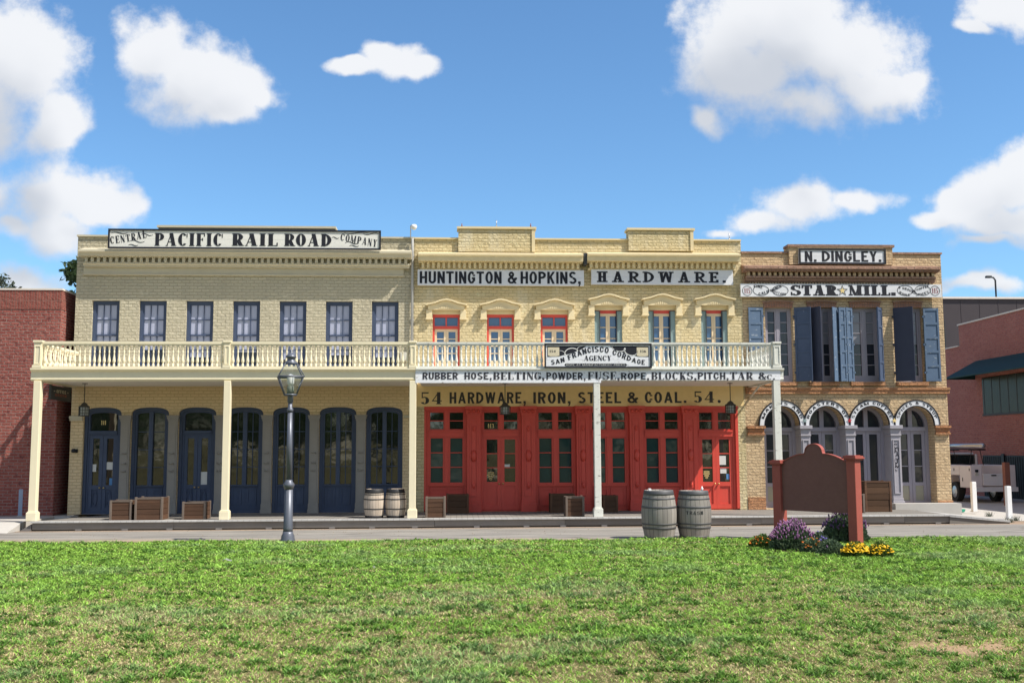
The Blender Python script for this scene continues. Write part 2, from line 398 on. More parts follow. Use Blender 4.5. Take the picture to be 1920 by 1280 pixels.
paint('weathered_white', (0.66,0.66,0.60), 0.7, 0.12, 4, wear=(0.25,0.24,0.22), wear_amt=0.25, wear_scale=7)
paint('sign_white', (0.66,0.67,0.70), 0.6, 0.06, 5, wear=(0.45,0.44,0.43), wear_amt=0.08, wear_scale=9)
paint('sign_ivory', (0.70,0.69,0.64), 0.5, 0.05, 3)
paint('sign_worn', (0.74,0.75,0.78), 0.7, 0.08, 5, wear=(0.28,0.26,0.25), wear_amt=0.30, wear_scale=11)
paint('letter_black', (0.014,0.015,0.022), 0.6, 0.3, 6)
paint('letter_faded', (0.035,0.035,0.045), 0.8, 0.3, 8, wear=(0.42,0.41,0.41), wear_amt=0.22, wear_scale=14)
paint('letter_wall', (0.055,0.055,0.06), 0.8, 0.25, 6, wear=(0.13,0.10,0.06), wear_amt=0.3, wear_scale=14)
paint('letter_gold', (0.75,0.58,0.25), 0.4, 0.05)
paint('letter_red', (0.28,0.10,0.11), 0.6, 0.1)
paint('letter_white', (0.72,0.72,0.70), 0.6, 0.1)
paint('rope_tan', (0.62,0.55,0.40), 0.7, 0.15, 9)
paint('blue_frame', (0.055,0.075,0.130), 0.5, 0.18, 4)
paint('grey_pilaster', (0.28,0.26,0.235), 0.7, 0.12, 4)
paint('red_paint', (0.60,0.072,0.050), 0.42, 0.12, 3, spec=0.4)
paint('door_cream', (0.70,0.55,0.36), 0.5, 0.06)
paint('teal_shutter', (0.22,0.30,0.30), 0.6, 0.12)
paint('dark_edge', (0.05,0.055,0.06), 0.6, 0.1)
paint('lavender_frame', (0.31,0.29,0.335), 0.6, 0.10, 4)
paint('lavender_light', (0.34,0.325,0.36), 0.6, 0.10, 4)
paint('greenish_panel', (0.34,0.33,0.26), 0.7, 0.10, 4)
paint('navy_shutter', (0.060,0.085,0.145), 0.6, 0.2, 5, wear=(0.16,0.20,0.27), wear_amt=0.12, wear_scale=8)
paint('worn_shutter', (0.095,0.145,0.225), 0.65, 0.2, 5, wear=(0.42,0.45,0.47), wear_amt=0.22, wear_scale=7)
paint('dark_shutter', (0.040,0.046,0.075), 0.6, 0.15, 5)
paint('sign_red', (0.33,0.085,0.065), 0.5, 0.12, 6)
paint('concrete', (0.44,0.42,0.39), 0.85, 0.14, 3, bump=0.004)
paint('white_paint', (0.80,0.80,0.80), 0.45, 0.06)
paint('paper', (0.62,0.62,0.60), 0.8, 0.04)
paint('paper_blue', (0.10,0.25,0.50), 0.7, 0.04)
paint('post_blue', (0.28,0.34,0.45), 0.6, 0.1)
paint('rust_panel', (0.22,0.085,0.06), 0.7, 0.15)
paint('hydrant_red', (0.22,0.03,0.035), 0.5, 0.2)
paint('pipe_grey', (0.12,0.12,0.14), 0.5, 0.2)
paint('coping_light', (0.66,0.60,0.54), 0.7, 0.1)
paint('roof_tar', (0.10,0.10,0.10), 0.9, 0.2)
paint('dark_cladding', (0.050,0.041,0.046), 0.6, 0.10, 1.2)
paint('awning_teal', (0.012,0.045,0.048), 0.75, 0.15, 2)
paint('gate_black', (0.015,0.016,0.02), 0.5, 0.2)
paint('truck_white', (0.62,0.60,0.62), 0.35, 0.04)
paint('truck_pink', (0.62,0.555,0.565), 0.35, 0.04)
paint('tyre', (0.02,0.02,0.02), 0.8, 0.2)
paint('tail_red', (0.40,0.02,0.03), 0.3, 0.05)
paint('hose_green', (0.03,0.30,0.20), 0.5, 0.1)
paint('gutter_grey', (0.36,0.36,0.35), 0.5, 0.15)
paint('burner_grey', (0.17,0.19,0.17), 0.6, 0.1)
paint('box_grey', (0.45,0.44,0.38), 0.6, 0.1)
paint('bark', (0.10,0.08,0.06), 0.9, 0.3, 6)
paint('stem_green', (0.07,0.11,0.04), 0.8, 0.2)
paint('plank_dark', (0.16,0.15,0.145), 0.85, 0.3, 5)
metal('lamp_metal', (0.125,0.135,0.165), 0.42, 0.3)
metal('hoop_dark', (0.035,0.034,0.036), 0.6, 0.4)
metal('hoop_grey', (0.10,0.10,0.105), 0.6, 0.4)
metal('lantern_metal', (0.06,0.058,0.05), 0.5, 0.4)
metal('steel', (0.45,0.45,0.47), 0.35, 0.8)
metal('brass', (0.60,0.45,0.20), 0.35, 0.8)
glass('pane_blind', (0.37,0.39,0.50), 1.38, 0.05, 0.08, 0.001)
glass('pane_dark', (0.014,0.018,0.017), 2.0, 0.04, 0.5, 0.003)
glass('pane_teal', (0.022,0.060,0.060), 1.45, 0.05, 0.3, 0.003)
glass('pane_sky_tint', (0.03,0.085,0.19), 1.9, 0.02, 0.3, 0.0015)  # blue base colour adds to the sky reflection in these panes
glass('pane_slate', (0.030,0.034,0.045), 1.5, 0.06, 0.3, 0.003)
glass('pane_curtain', (0.24,0.24,0.27), 1.45, 0.05, 0.15, 0.002)
glass('pane_dull', (0.035,0.036,0.03), 1.25, 0.25, 0.3, 0.003)
glass('pane_lantern', (0.42,0.43,0.40), 1.5, 0.1, 0.1)
wood('sign_brown', (0.175,0.080,0.068), (0.235,0.115,0.098), axis=0, bump=0.002, rough=0.6)
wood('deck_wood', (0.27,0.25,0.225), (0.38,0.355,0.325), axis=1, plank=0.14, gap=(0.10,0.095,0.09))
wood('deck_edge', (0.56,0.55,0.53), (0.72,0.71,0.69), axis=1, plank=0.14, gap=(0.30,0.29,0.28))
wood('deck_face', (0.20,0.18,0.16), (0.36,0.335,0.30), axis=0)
wood('crate_wood', (0.055,0.030,0.021), (0.22,0.118,0.070), axis=0, bump=0.006)
wood('crate_post', (0.11,0.082,0.065), (0.25,0.20,0.165), axis=2)
wood('crate_dark', (0.075,0.042,0.026), (0.17,0.095,0.055), axis=0, bump=0.006)
foliage_mat('leaf_dark', (0.020,0.038,0.016), (0.050,0.085,0.030))
foliage_mat('leaf_mid', (0.05,0.10,0.022), (0.14,0.22,0.06))
foliage_mat('leaf_grey', (0.05,0.065,0.045), (0.11,0.13,0.09))
foliage_mat('lavender_leaf', (0.065,0.11,0.06), (0.18,0.24,0.14), 6)
foliage_mat('lavender_bloom', (0.24,0.09,0.24), (0.50,0.27,0.46), 8)
foliage_mat('lavender_bloom_dull', (0.12,0.055,0.16), (0.28,0.16,0.32), 8)
foliage_mat('marigold_bloom', (0.80,0.44,0.01), (0.95,0.70,0.04), 8)
foliage_mat('orange_bloom', (0.62,0.13,0.02), (0.80,0.30,0.04), 8)
foliage_mat('pansy_bloom', (0.12,0.10,0.42), (0.34,0.26,0.62), 8)

def translucent_glass(name, tint):
    mt, T, p = base_mat(name)
    g = T.add('ShaderNodeBsdfGlossy'); g.inputs['Roughness'].default_value = 0.03
    t = T.add('ShaderNodeBsdfTransparent'); t.inputs[0].default_value = tuple(tint)+(1,)
    mx = T.add('ShaderNodeMixShader'); mx.inputs[0].default_value = 0.12
    T.l.new(t.outputs[0], mx.inputs[1]); T.l.new(g.outputs[0], mx.inputs[2]); T.l.new(mx.outputs[0], T.n['Material Output'].inputs[0])
    MATS[name] = mt
translucent_glass('clear_glass', (0.90, 0.92, 0.90))
def cask_mat(name, c1, c2, n=22):
    mt, T, p = base_mat(name); v = coords(T)
    s = T.add('ShaderNodeSeparateXYZ'); T.l.new(v, s.inputs[0])
    a = T.math('DIVIDE', T.math('ARCTAN2', s.outputs[1], s.outputs[0]), 2*PI/n)
    fl = T.math('FLOOR', a); fr = T.math('FRACT', a)
    wn = T.add('ShaderNodeTexWhiteNoise', noise_dimensions='1D'); T.l.new(fl, wn.inputs['W'])
    mp = T.add('ShaderNodeMapping'); T.l.new(v, mp.inputs[0]); mp.inputs['Scale'].default_value = (9, 9, 1.2)
    k = T.math('ADD', T.math('MULTIPLY', wn.outputs['Value'], 0.6), T.math('MULTIPLY', T.noise(mp.outputs[0], 2.2, 7, 0.66), 0.6))
    c = T.mix(T.math('MULTIPLY', k, 0.95, clamp=True), c1, c2)
    c = T.mix(T.math('LESS_THAN', fr, 0.06), c, [x*0.3 for x in c1])
    T.l.new(c, p.inputs['Base Color']); p.inputs['Roughness'].default_value = 0.85; p.inputs['Specular IOR Level'].default_value = 0.2
    set_bump(T, p, k, 0.5, 0.006); MATS[name] = mt
cask_mat('cask_grey', (0.13,0.12,0.11), (0.34,0.315,0.285))
cask_mat('cask_pale', (0.30,0.24,0.185), (0.58,0.49,0.40))
M = MATS

# ------------------------------------------------------------------ lettering drawn from strokes
class Pen:
    def __init__(s, T, t, ser=None, octo=False, sh=0.06, sl=0.07):
        s.T = T; s.t = t; s.ser = ser; s.octo = octo; s.sh = sh; s.sl = sl; s.p = []
    def V(s, x, y0=0, y1=1, th=None):
        th = th or s.T; s.p.append([(x-th/2, y0), (x+th/2, y0), (x+th/2, y1), (x-th/2, y1)])
    def D(s, x0, y0, x1, y1, th):
        s.p.append([(x0-th/2, y0), (x0+th/2, y0), (x1+th/2, y1), (x1-th/2, y1)])
    def B(s, x0, x1, y, th=None):
        th = th or s.t; s.p.append([(x0, y-th/2), (x1, y-th/2), (x1, y+th/2), (x0, y+th/2)])
    def S(s, x, top=False, th=None, l=True, r=True):
        if not s.ser: return
        th = th or s.T; a = x-th/2-(s.sl if l else 0); b = x+th/2+(s.sl if r else 0)
        s.p.append([(a, 1-s.sh), (b, 1-s.sh), (b, 1), (a, 1)] if top else [(a, 0), (b, 0), (b, s.sh), (a, s.sh)])
    def e(s, a):
        c, d = math.cos(a), math.sin(a)
        if s.octo:
            k = 1/max(abs(c), abs(d), (abs(c)+abs(d))/1.42); return c*k, d*k
        return c, d
    def ring(s, cx, cy, rx, ry, a0, a1, tx=None, ty=None, n=None):
        tx = tx or s.T; ty = ty or s.t; n = n or max(4, int(abs(a1-a0)/15))
        pr = None
        for i in range(n+1):
            a = math.radians(a0+(a1-a0)*i/n); c, d = s.e(a)
            o = (cx+rx*c, cy+ry*d); q = (cx+max(rx-tx, 0.01)*c, cy+max(ry-ty, 0.01)*d)
            if pr: s.p.append([pr[0], o, q, pr[1]])
            pr = (o, q)
    def bowl(s, x0, x1, y0, y1):
        rx = min((x1-x0), (y1-y0)*0.62); cx = x1-rx; cy = (y0+y1)/2; ry = (y1-y0)/2
        s.B(x0, cx, y0+s.t/2); s.B(x0, cx, y1-s.t/2); s.ring(cx, cy, rx, ry, -90, 90)
def glyph(ch, T, t, ser, octo, sh, sl):
    P = Pen(T, t, ser, octo, sh, sl); V, D, B, S, ring, bowl = P.V, P.D, P.B, P.S, P.ring, P.bowl
    h = T/2; w = 0.62 if not ser else 0.70
    w = max(w, T*2.3)
    z = sl if ser else 0   # room for the serifs
    L = z+h
    if ch == 'A':
        w += .1; D(z+t*.6, 0, w/2, 1, t*1.1); D(w-L, 0, w/2+.0, 1, T); B(w*.25, w*.75, .30); S(z+t*.6, th=t); S(w-L)
    elif ch == 'B': V(L); bowl(L, w, .48, 1); bowl(L, w+.02, 0, .52); S(L, r=False); S(L, True, r=False)
    elif ch in 'CG':
        ring(w/2, .5, w/2, .5, 42, 318)
        if ch == 'C':
            if ser: V(w-t*.8, .66, .96, t*1.1)
            else: V(w-h, .62, .74); V(w-h, .26, .38)
        else:
            V(w-h, .08 if ser else .2, .44); B(w*.55, w+(z*.5), .44, P.sh if ser else t)
            if ser: V(w-t*.8, .68, .96, t*1.1)
            else: V(w-h, .62, .74)
    elif ch == 'D': V(L); bowl(L, w+.04, 0, 1); S(L, r=False); S(L, True, r=False); w += .04
    elif ch in 'EFL':
        V(L); S(L, True, r=False); S(L, r=(ch == 'F'))
        w -= .06
        if ch in 'EL': B(L, w, t/2); (ser and V(w-t*.6, 0, .27, t*1.2))
        if ch in 'EF': B(L, w-.01, 1-t/2); B(L, w*.78, .52); (ser and (V(w-t*.6, .75, 1, t*1.2), V(w*.78-t*.4, .40, .64, t)))
        if ch == 'L' and ser: S(L, True)
    elif ch == 'H': V(L); V(w-L); B(L, w-L, .5); [S(x, q) for x in (L, w-L) for q in (0, 1)]
    elif ch == 'I': w = T+2*z; V(w/2); S(w/2); S(w/2, True)
    elif ch == 'K': V(L); D(L+.04, .40, w-z-t*.5, 1, t*1.2); D(w-h-z*.3, 0, L+.16, .58, T); S(L); S(L, True); S(w-h-z*.3); S(w-z-t*.5, True, th=t)
    elif ch == 'M':
        w += .26; a = t if ser else T
        V(z+a/2, th=a); V(w-L); D(w/2-.02, 0, z+a*.6, 1, min(T, .19)); D(w/2-.02, 0, w-L, 1, min(a, .12)); S(z+a/2, th=a); S(w-L); S(z+a/2, True, th=a, r=False); S(w-L, True, l=False)
    elif ch == 'N':
        a = t if ser else T
        V(z+a/2, th=a); V(w-z-a/2, th=a); D(w-z-a/2, 0, z+a/2, 1, T); S(z+a/2, th=a); S(z+a/2, True, th=a, r=False); S(w-z-a/2, True, th=a)
    elif ch == 'O': ring(w/2, .5, w/2, .5, 0, 360)
    elif ch in 'PR':
        V(L); bowl(L, w, .42, 1); S(L); S(L, True, r=False)
        if ch == 'R':
            D(w-h+(z*.4 if ser else 0), 0, w*.55, .46, T); (ser and S(w-h+z*.4, l=False))
    elif ch == 'S':
        ring(w/2, .74, w*.47, .26, 25, 270, T*.9, t); ring(w/2, .26+.01, w*.5, .27, -155, 90, T*.9, t)
        if ser: V(w*.93-t*.4, .68, .98, t); V(.05+t*.2, .02, .34, t)
    elif ch == 'T':
        V(w/2); B(0, w, 1-t/2); S(w/2)
        if ser: V(t*.6, .70, 1, t*1.2); V(w-t*.6, .70, 1, t*1.2)
    elif ch == 'U':
        a = t if ser else T
        V(L, .28, 1); V(w-z-a/2, .28, 1, a); ring((w)/2, .30, w/2-z, .30, 180, 360, T if not ser else T*.8, t); S(L, True); S(w-z-a/2, True, th=a)
    elif ch == 'V': w += .06; D(w/2, 0, L, 1, T); D(w/2, 0, w-z-t*.6, 1, t*1.1); S(L, True); S(w-z-t*.6, True, th=t)
    elif ch == 'W':
        w += .34; q = w*.29; D(q, 0, L, 1, T); D(q, 0, w/2, 1, t*1.1); D(w-q, 0, w/2, 1, T); D(w-q, 0, w-z-t*.6, 1, t*1.1); S(L, True); S(w-z-t*.6, True, th=t)
    elif ch == 'Y': D(w/2, .45, L, 1, T); D(w/2, .45, w-z-t*.6, 1, t*1.1); V(w/2, 0, .48); S(w/2); S(L, True); S(w-z-t*.6, True, th=t)
    elif ch == '&':
        w = .74; ring(.30, .76, .22, .24, 0, 360, T*.75, t); ring(.30, .27, .30, .28, 60, 340, T*.9, t); D(w-h, 0, .24, .72, T*.9); ring(.50, .44, .20, .30, -75, 10, t*1.2, t); B(.60, .76, .42, t)
    elif ch == '.': w = T*1.15; V(w/2, 0, T*1.05, T*1.05)
    elif ch == ',': w = T*1.2; V(w/2, 0, T*1.0, T*1.05); D(w*.35, -.22, w*.75, 0.02, T*.55)
    elif ch == "'": w = T*.9; D(w*.4, .70, w*.6, 1, T*.8)
    elif ch == '-': w = .3; B(0, .3, .5)
    elif ch == '1': w = T+.16+z; V(w/2+.04); S(w/2+.04); D(w/2-.10, .78, w/2+.0, 1, t*1.3)
    elif ch == '3': w = .56; ring(w*.48, .74, w*.45, .26, -90, 150, T*.9, t); ring(w*.48, .27, w*.5, .27, -150, 90, T*.9, t)
    elif ch == '4': w = .66; V(w*.68, 0, 1); D(t*.7, .28, w*.68, 1, t*1.2); B(0, w, .28, t*1.3); S(w*.68)
    elif ch == '5': w = .60; B(.10, w*.92, 1-t*.9, t*1.8); V(.13, .50, 1, t*1.2); ring(w*.48, .31, w*.5, .31, -150, 125, T, t*1.1)
    elif ch == '6': w = .60; ring(w*.5, .30, w*.5, .31, 0, 360, T, t); ring(w*.62, .42, w*.62, .58, 95, 190, T, t)
    elif ch == ' ': w = .30
    return w, P.p
STY = {'gothic': (.205, .165, None, True, 0, 0), 'plain': (.20, .16, None, False, 0, 0), 'slab': (.20, .135, 1, False, .125, .10),
       'fat': (.29, .10, 1, False, .13, .09), 'roman': (.225, .06, 1, False, .045, .065), 'thin': (.09, .07, None, False, 0, 0), 'bold': (.275, .06, 1, False, .05, .06)}
def text_polys(txt, style, spacing=0.12):
    st = STY[style]; x = 0; out = []
    for ch in txt:
        w, ps = glyph(ch, *st)
        out += [[(x+a, b) for a, b in p] for p in ps]; x += w + spacing
    return out, x - spacing
def subdiv(p, k=3):
    """break the long edges of a stroke so that it can bend along a curve"""
    q = []
    for i in range(len(p)):
        a, b = p[i], p[(i+1) % len(p)]
        for j in range(k): q.append((a[0]+(b[0]-a[0])*j/k, a[1]+(b[1]-a[1])*j/k))
    return q
def letters(mb, txt, style, x0, x1, z0, z1, y, spacing=0.12, fit=True):
    ps, w = text_polys(txt, style, spacing); h = z1-z0; k = (x1-x0)/w
    for i, p in enumerate(ps): mb.poly([(x0+a*k, y-0.00012*(i % 11), z0+b*h) for a, b in p])
def letters_on(mb, txt, style, fun, y, spacing=0.12, flat_h=1.0):
    """fun(s, t): s 0..1 along the line, t 0..1 up the letter -> x, z"""
    ps, w = text_polys(txt, style, spacing)
    for i, p in enumerate(ps):
        q = subdiv(p, 3); mb.poly([(lambda c: (c[0], y-0.00012*(i % 11), c[1]))(fun(a/w, b)) for a, b in q])
def ribbon(mb, pts, wd, y):
    wd = wd*.6
    n = len(pts); L = []; Rr = []
    for i in range(n):
        a = Vector(pts[max(i-1, 0)]); b = Vector(pts[min(i+1, n-1)]); d = (b-a); d.normalize(); nn = Vector((-d.y, d.x))*wd/2*(0.35+0.65*math.sin(PI*(i+.5)/n))
        p = Vector(pts[i]); L.append(p+nn); Rr.append(p-nn)
    for i in range(n-1): mb.poly([(L[i].x, y, L[i].y), (L[i+1].x, y, L[i+1].y), (Rr[i+1].x, y, Rr[i+1].y), (Rr[i].x, y, Rr[i].y)])
def ring_line(mb, cx, cz, rx, rz, wd, y, a0=0, a1=360, n=40):
    pts = [(cx+rx*math.cos(math.radians(a0+(a1-a0)*i/n)), cz+rz*math.sin(math.radians(a0+(a1-a0)*i/n))) for i in range(n+1)]
    for i in range(n):
        a, b = pts[i], pts[i+1]; d = Vector((b[0]-a[0], b[1]-a[1])).normalized(); q = Vector((-d.y, d.x))*wd/2
        mb.poly([(a[0]+q.x, y, a[1]+q.y), (b[0]+q.x, y, b[1]+q.y), (b[0]-q.x, y, b[1]-q.y), (a[0]-q.x, y, a[1]-q.y)])

# ------------------------------------------------------------------ the ground
ZD = 0.23     # deck height
def sheet(name, pts, z, mat, kind='structure'):
    b = MB(); b.poly([(p[0], p[1], z) for p in pts]); o = b.build(name, mat, fixn=False); return put(o, kind=kind)
def asphalt():
    mt, T, p = base_mat('asphalt'); v = coords(T)
    s = T.add('ShaderNodeSeparateXYZ'); T.l.new(v, s.inputs[0])
    mp = T.add('ShaderNodeMapping'); T.l.new(v, mp.inputs[0]); mp.inputs['Scale'].default_value = (0.35, 1.6, 1)
    n = T.noise(mp.outputs[0], 1.5, 7, 0.62); f = T.noise(v, 60, 4, 0.7)
    c = T.mix(T.ramp(n, [(0.32, (0, 0, 0)), (0.68, (1, 1, 1))]), (0.20, 0.19, 0.178), (0.345, 0.322, 0.292))
    c = T.mix(0.55, c, T.ramp(f, [(0.25, (0.45, 0.45, 0.46)), (0.75, (1.15, 1.15, 1.12))]), 'MULTIPLY')
    # sandy verge beside the lawn, wider on the left
    q = T.math('ADD', T.math('MULTIPLY', s.outputs[0], -0.075), T.math('MULTIPLY', s.outputs[1], -1.0))
    q = T.math('ADD', q, T.math('MULTIPLY', n, 1.6))
    k = T.add('ShaderNodeMapRange', ins={0: q, 1: 6.6, 2: 7.6, 4: 0.9})
    c = T.mix(k.outputs[0], c, T.mix(f, (0.30, 0.215, 0.125), (0.46, 0.35, 0.22)))
    # earth that has gathered along the foot of the deck
    q2 = T.math('ADD', s.outputs[1], T.math('MULTIPLY', n, 0.6)); k2 = T.add('ShaderNodeMapRange', ins={0: q2, 1: -3.0, 2: -2.6, 4: 0.7})
    c = T.mix(k2.outputs[0], c, (0.33, 0.22, 0.14))
    # long cracks
    mc = T.add('ShaderNodeMapping'); T.l.new(v, mc.inputs[0]); mc.inputs['Scale'].default_value = (0.25, 1.1, 1)
    wv = T.add('ShaderNodeTexVoronoi', feature='DISTANCE_TO_EDGE'); T.l.new(mc.outputs[0], wv.inputs['Vector']); wv.inputs['Scale'].default_value = 0.6
    kc = T.add('ShaderNodeMapRange', ins={0: wv.outputs['Distance'], 1: 0.0, 2: 0.02, 3: 0.75, 4: 0.0})
    c = T.mix(kc.outputs[0], c, (0.10, 0.09, 0.08))
    T.l.new(c, p.inputs['Base Color']); p.inputs['Roughness'].default_value = 0.92; p.inputs['Specular IOR Level'].default_value = 0.15
    set_bump(T, p, f, 0.6, 0.006); MATS['asphalt'] = mt
asphalt()
def earth():
    mt, T, p = base_mat('earth'); v = coords(T); n = T.noise(v, 2.2, 6, 0.65); f = T.noise(v, 45, 4, 0.7)
    c = T.mix(n, (0.075, 0.078, 0.028), (0.24, 0.20, 0.095))
    bd = T.add('ShaderNodeVectorMath', operation='SUBTRACT'); T.l.new(v, bd.inputs[0]); bq = onZ(1800, 1212, 0.03); bd.inputs[1].default_value = (bq.x, bq.y, bq.z)
    bs = T.add('ShaderNodeVectorMath', operation='MULTIPLY'); T.l.new(bd.outputs[0], bs.inputs[0]); bs.inputs[1].default_value = (1.0, 1.9, 0)
    bl_ = T.add('ShaderNodeVectorMath', operation='LENGTH'); T.l.new(bs.outputs[0], bl_.inputs[0])
    bk = T.add('ShaderNodeMapRange', ins={0: T.math('ADD', bl_.outputs['Value'], T.math('MULTIPLY', n, 1.2)), 1: 0.95, 2: 1.6, 3: 1.0, 4: 0.0})
    c = T.mix(bk.outputs[0], c, (0.42, 0.29, 0.175)); c = T.mix(0.5, c, T.ramp(f, [(0.3, (0.5, 0.5, 0.5)), (0.7, (1.1, 1.1, 1.1))]), 'MULTIPLY')
    T.l.new(c, p.inputs['Base Color']); p.inputs['Roughness'].default_value = 1.0; p.inputs['Specular IOR Level'].default_value = 0.05
    set_bump(T, p, f, 0.8, 0.02); MATS['earth'] = mt
earth()
sheet('ground', [(-1500, -1500), (1500, -1500), (1500, 1500), (-1500, 1500)], -0.02, M['earth'])
sheet('road', [(-60, -9.5), (60, -9.5), (60, -2.0), (-60, -2.0)], 0.0, M['asphalt'])
b = MB(); b.box(-60, X_(60, 970, -2.86)-.32, -2.55, 40, -.01, .215); b.box(X_(60, 970, -2.86)-.319, X_(139.5, 620)+.3, -.6, 40, -.012, .2145); put(b.build('pavement', M['concrete']), kind='structure')
sheet('alley_paving', [(12, -2.0), (60, -2.0), (60, 60), (12, 60)], 0.004, M['concrete'])
# lawn: its far edge runs from the left of the picture to the right
LA, LB = onZ(0, 1020, 0), onZ(1920, 1009, 0)
def lawn_edge(x): return LA.y + (LB.y-LA.y)*(x-LA.x)/(LB.x-LA.x)
def lawn():
    b = MB(); nx, ny = 60, 40; xs = np.linspace(-26, 26, nx); vs = []
    for j in range(ny):
        for x in xs:
            y1 = lawn_edge(x); y = -30.5 + (y1+30.5)*j/(ny-1)
            e = min(1, (y1-y)/0.5)
            vs.append((x, y, 0.03*e + 0.012*math.sin(x*1.3+y*.7)*e + 0.004))
    fs = [(j*nx+i, j*nx+i+1, (j+1)*nx+i+1, (j+1)*nx+i) for j in range(ny-1) for i in range(nx-1)]
    b._add(vs, fs, True); return put(b.build('lawn', M['earth'], fixn=False), kind='structure')
lawn()
BARE = onZ(1800, 1212, 0.03)
def vnoise(x, y, seed):
    r = np.random.default_rng(seed); g = r.random((256, 256))
    xi = np.floor(x).astype(int); yi = np.floor(y).astype(int); fx = x-xi; fy = y-yi
    fx = fx*fx*(3-2*fx); fy = fy*fy*(3-2*fy); a = lambda i, j: g[(xi+i) % 256, (yi+j) % 256]
    return (a(0,0)*(1-fx)+a(1,0)*fx)*(1-fy) + (a(0,1)*(1-fx)+a(1,1)*fx)*fy
def fbm(x, y, seed, o=4):
    s = 0; t = 0
    for k in range(o): s = s + vnoise(x*2**k, y*2**k, seed+k)*0.55**k; t += 0.55**k
    return s/t
def grass(N=950000):
    # denser near the camera, where single blades show
    u = RNG.random(N); dmin, dmax = 7.6, 23.5
    d = dmin*(dmax/dmin)**u
    half = d*0.50+3.2; x = (RNG.random(N)*2-1)*half + d*math.tan(YAW); y = -DW + d
    # gather into tufts
    tx = np.round(x/0.06)*0.06; ty = np.round(y/0.06)*0.06
    j = vnoise(tx*11, ty*11, 90)
    jx = vnoise(tx*13+5, ty*13, 91)-.5; jy = vnoise(tx*13, ty*13+7, 92)-.5
    q = 0.30+0.45*j; x = x + (tx+jx*0.06-x)*q; y = y + (ty+jy*0.06-y)*q
    edge = LA.y + (LB.y-LA.y)*(x-LA.x)/(LB.x-LA.x)
    edge = edge + (fbm(x*1.5, x*0+3, 40)-0.5)*0.22
    bare = np.hypot((x-BARE.x)/0.62, (y-BARE.y)/0.36) + (fbm(x*5, y*5, 60)-0.5)*2.6
    keep = (y < edge) & ~((bare < 0.75) & (RNG.random(N) < 0.86))
    x, y, d, bare = x[keep], y[keep], d[keep], bare[keep]; n = len(x)
    big = fbm(x*0.30, y*0.55, 11); mid = fbm(x*1.1, y*1.6, 23); fine = fbm(x*5, y*5, 37)
    near = np.clip((15.5-d)/6.0, 0, 1)
    dry = np.clip((fine-0.5)*1.6 + (mid-0.5)*1.8 + (big-0.5)*1.0 + near*1.9*(0.35+1.2*big) + 0.10 + 0.3*np.clip(1.3-bare, 0, 1), 0, 1)
    tuft = np.clip((fbm(x*0.55+9, y*0.9+4, 51)-0.56)*7, 0, 1)      # long bluish grass in patches
    dark = np.clip((fbm(x*6.5, y*6.5, 71)-0.575+0.035*near)*9, 0, 1)             # broad-leaved weeds
    g1 = np.array([0.235, 0.41, 0.060]); g2 = np.array([0.095, 0.195, 0.030]); st = np.array([0.66, 0.55, 0.29]); bl = np.array([0.27, 0.33, 0.20])
    r = RNG.random(n)[:, None]
    c = g1*(1-dark[:, None]) + g2*dark[:, None]
    # every tuft has its own tone and height
    hsh = np.random.default_rng(77).random((512, 512)); ti = np.floor(x/0.052).astype(int) % 512; tj = np.floor(y/0.055).astype(int) % 512
    tone = hsh[ti, tj]; c = c*(0.60+0.75*r)*(0.52+0.90*tone[:, None]**0.9)
    isdry = (RNG.random(n) < dry*0.80*(1-0.7*dark))[:, None]
    c = np.where(isdry, st*(0.65+0.6*RNG.random(n)[:, None]), c)
    c = c*(1-0.28*tuft[:, None]) + bl*0.28*tuft[:, None]*(0.5+0.9*tone[:, None])
    # lower and browner mix near the camera
    hgt = (0.016+0.021*RNG.random(n))*(0.45+1.1*tone)*(1+0.35*tuft+0.35*dark)*(1-0.45*isdry[:, 0])*np.clip(0.6+0.4*bare, 0.5, 1)
    wid = (0.0026+0.0030*RNG.random(n)+0.003*dark)*np.clip(d/9.5, 0.9, 2.1)
    a = RNG.random(n)*2*PI; ln = (0.5+1.5*RNG.random(n))*hgt
    la = RNG.random(n)*2*PI
    zb = 0.030+0.012*np.sin(x*1.3+y*.7)
    px_, py_ = np.cos(a)*wid, np.sin(a)*wid; lx, ly = np.cos(la)*ln, np.sin(la)*ln
    V = np.empty((n, 5, 3), np.float32)
    V[:, 0] = np.stack([x-px_, y-py_, zb-0.01], 1); V[:, 1] = np.stack([x+px_, y+py_, zb-0.01], 1)
    mx, my = x+lx*0.35, y+ly*0.35
    V[:, 2] = np.stack([mx+px_*.85, my+py_*.85, zb+hgt*0.62], 1); V[:, 3] = np.stack([mx-px_*.85, my-py_*.85, zb+hgt*0.62], 1)
    V[:, 4] = np.stack([x+lx, y+ly, zb+hgt], 1)
    me = bpy.data.meshes.new('grass'); me.vertices.add(n*5); me.vertices.foreach_set('co', V.ravel())
    base = (np.arange(n)*5)[:, None]
    quad = (base + np.array([0, 1, 2, 3])).ravel(); tri = (base + np.array([3, 2, 4])).ravel()
    loops = np.concatenate([quad, tri]).astype(np.int32)
    me.loops.add(len(loops)); me.loops.foreach_set('vertex_index', loops)
    starts = np.concatenate([np.arange(n)*4, n*4+np.arange(n)*3]).astype(np.int32)
    tot = np.concatenate([np.full(n, 4), np.full(n, 3)]).astype(np.int32)
    me.polygons.add(2*n); me.polygons.foreach_set('loop_start', starts); me.polygons.foreach_set('loop_total', tot)
    me.update(calc_edges=True)
    ca = me.color_attributes.new('blade', 'FLOAT_COLOR', 'POINT'); cc = np.ones((n, 5, 4), np.float32); cc[:, :, :3] = c[:, None, :]
    ca.data.foreach_set('color', cc.ravel())
    mt, T, p = base_mat('grass_blades'); at = T.add('ShaderNodeVertexColor'); at.layer_name = 'blade'
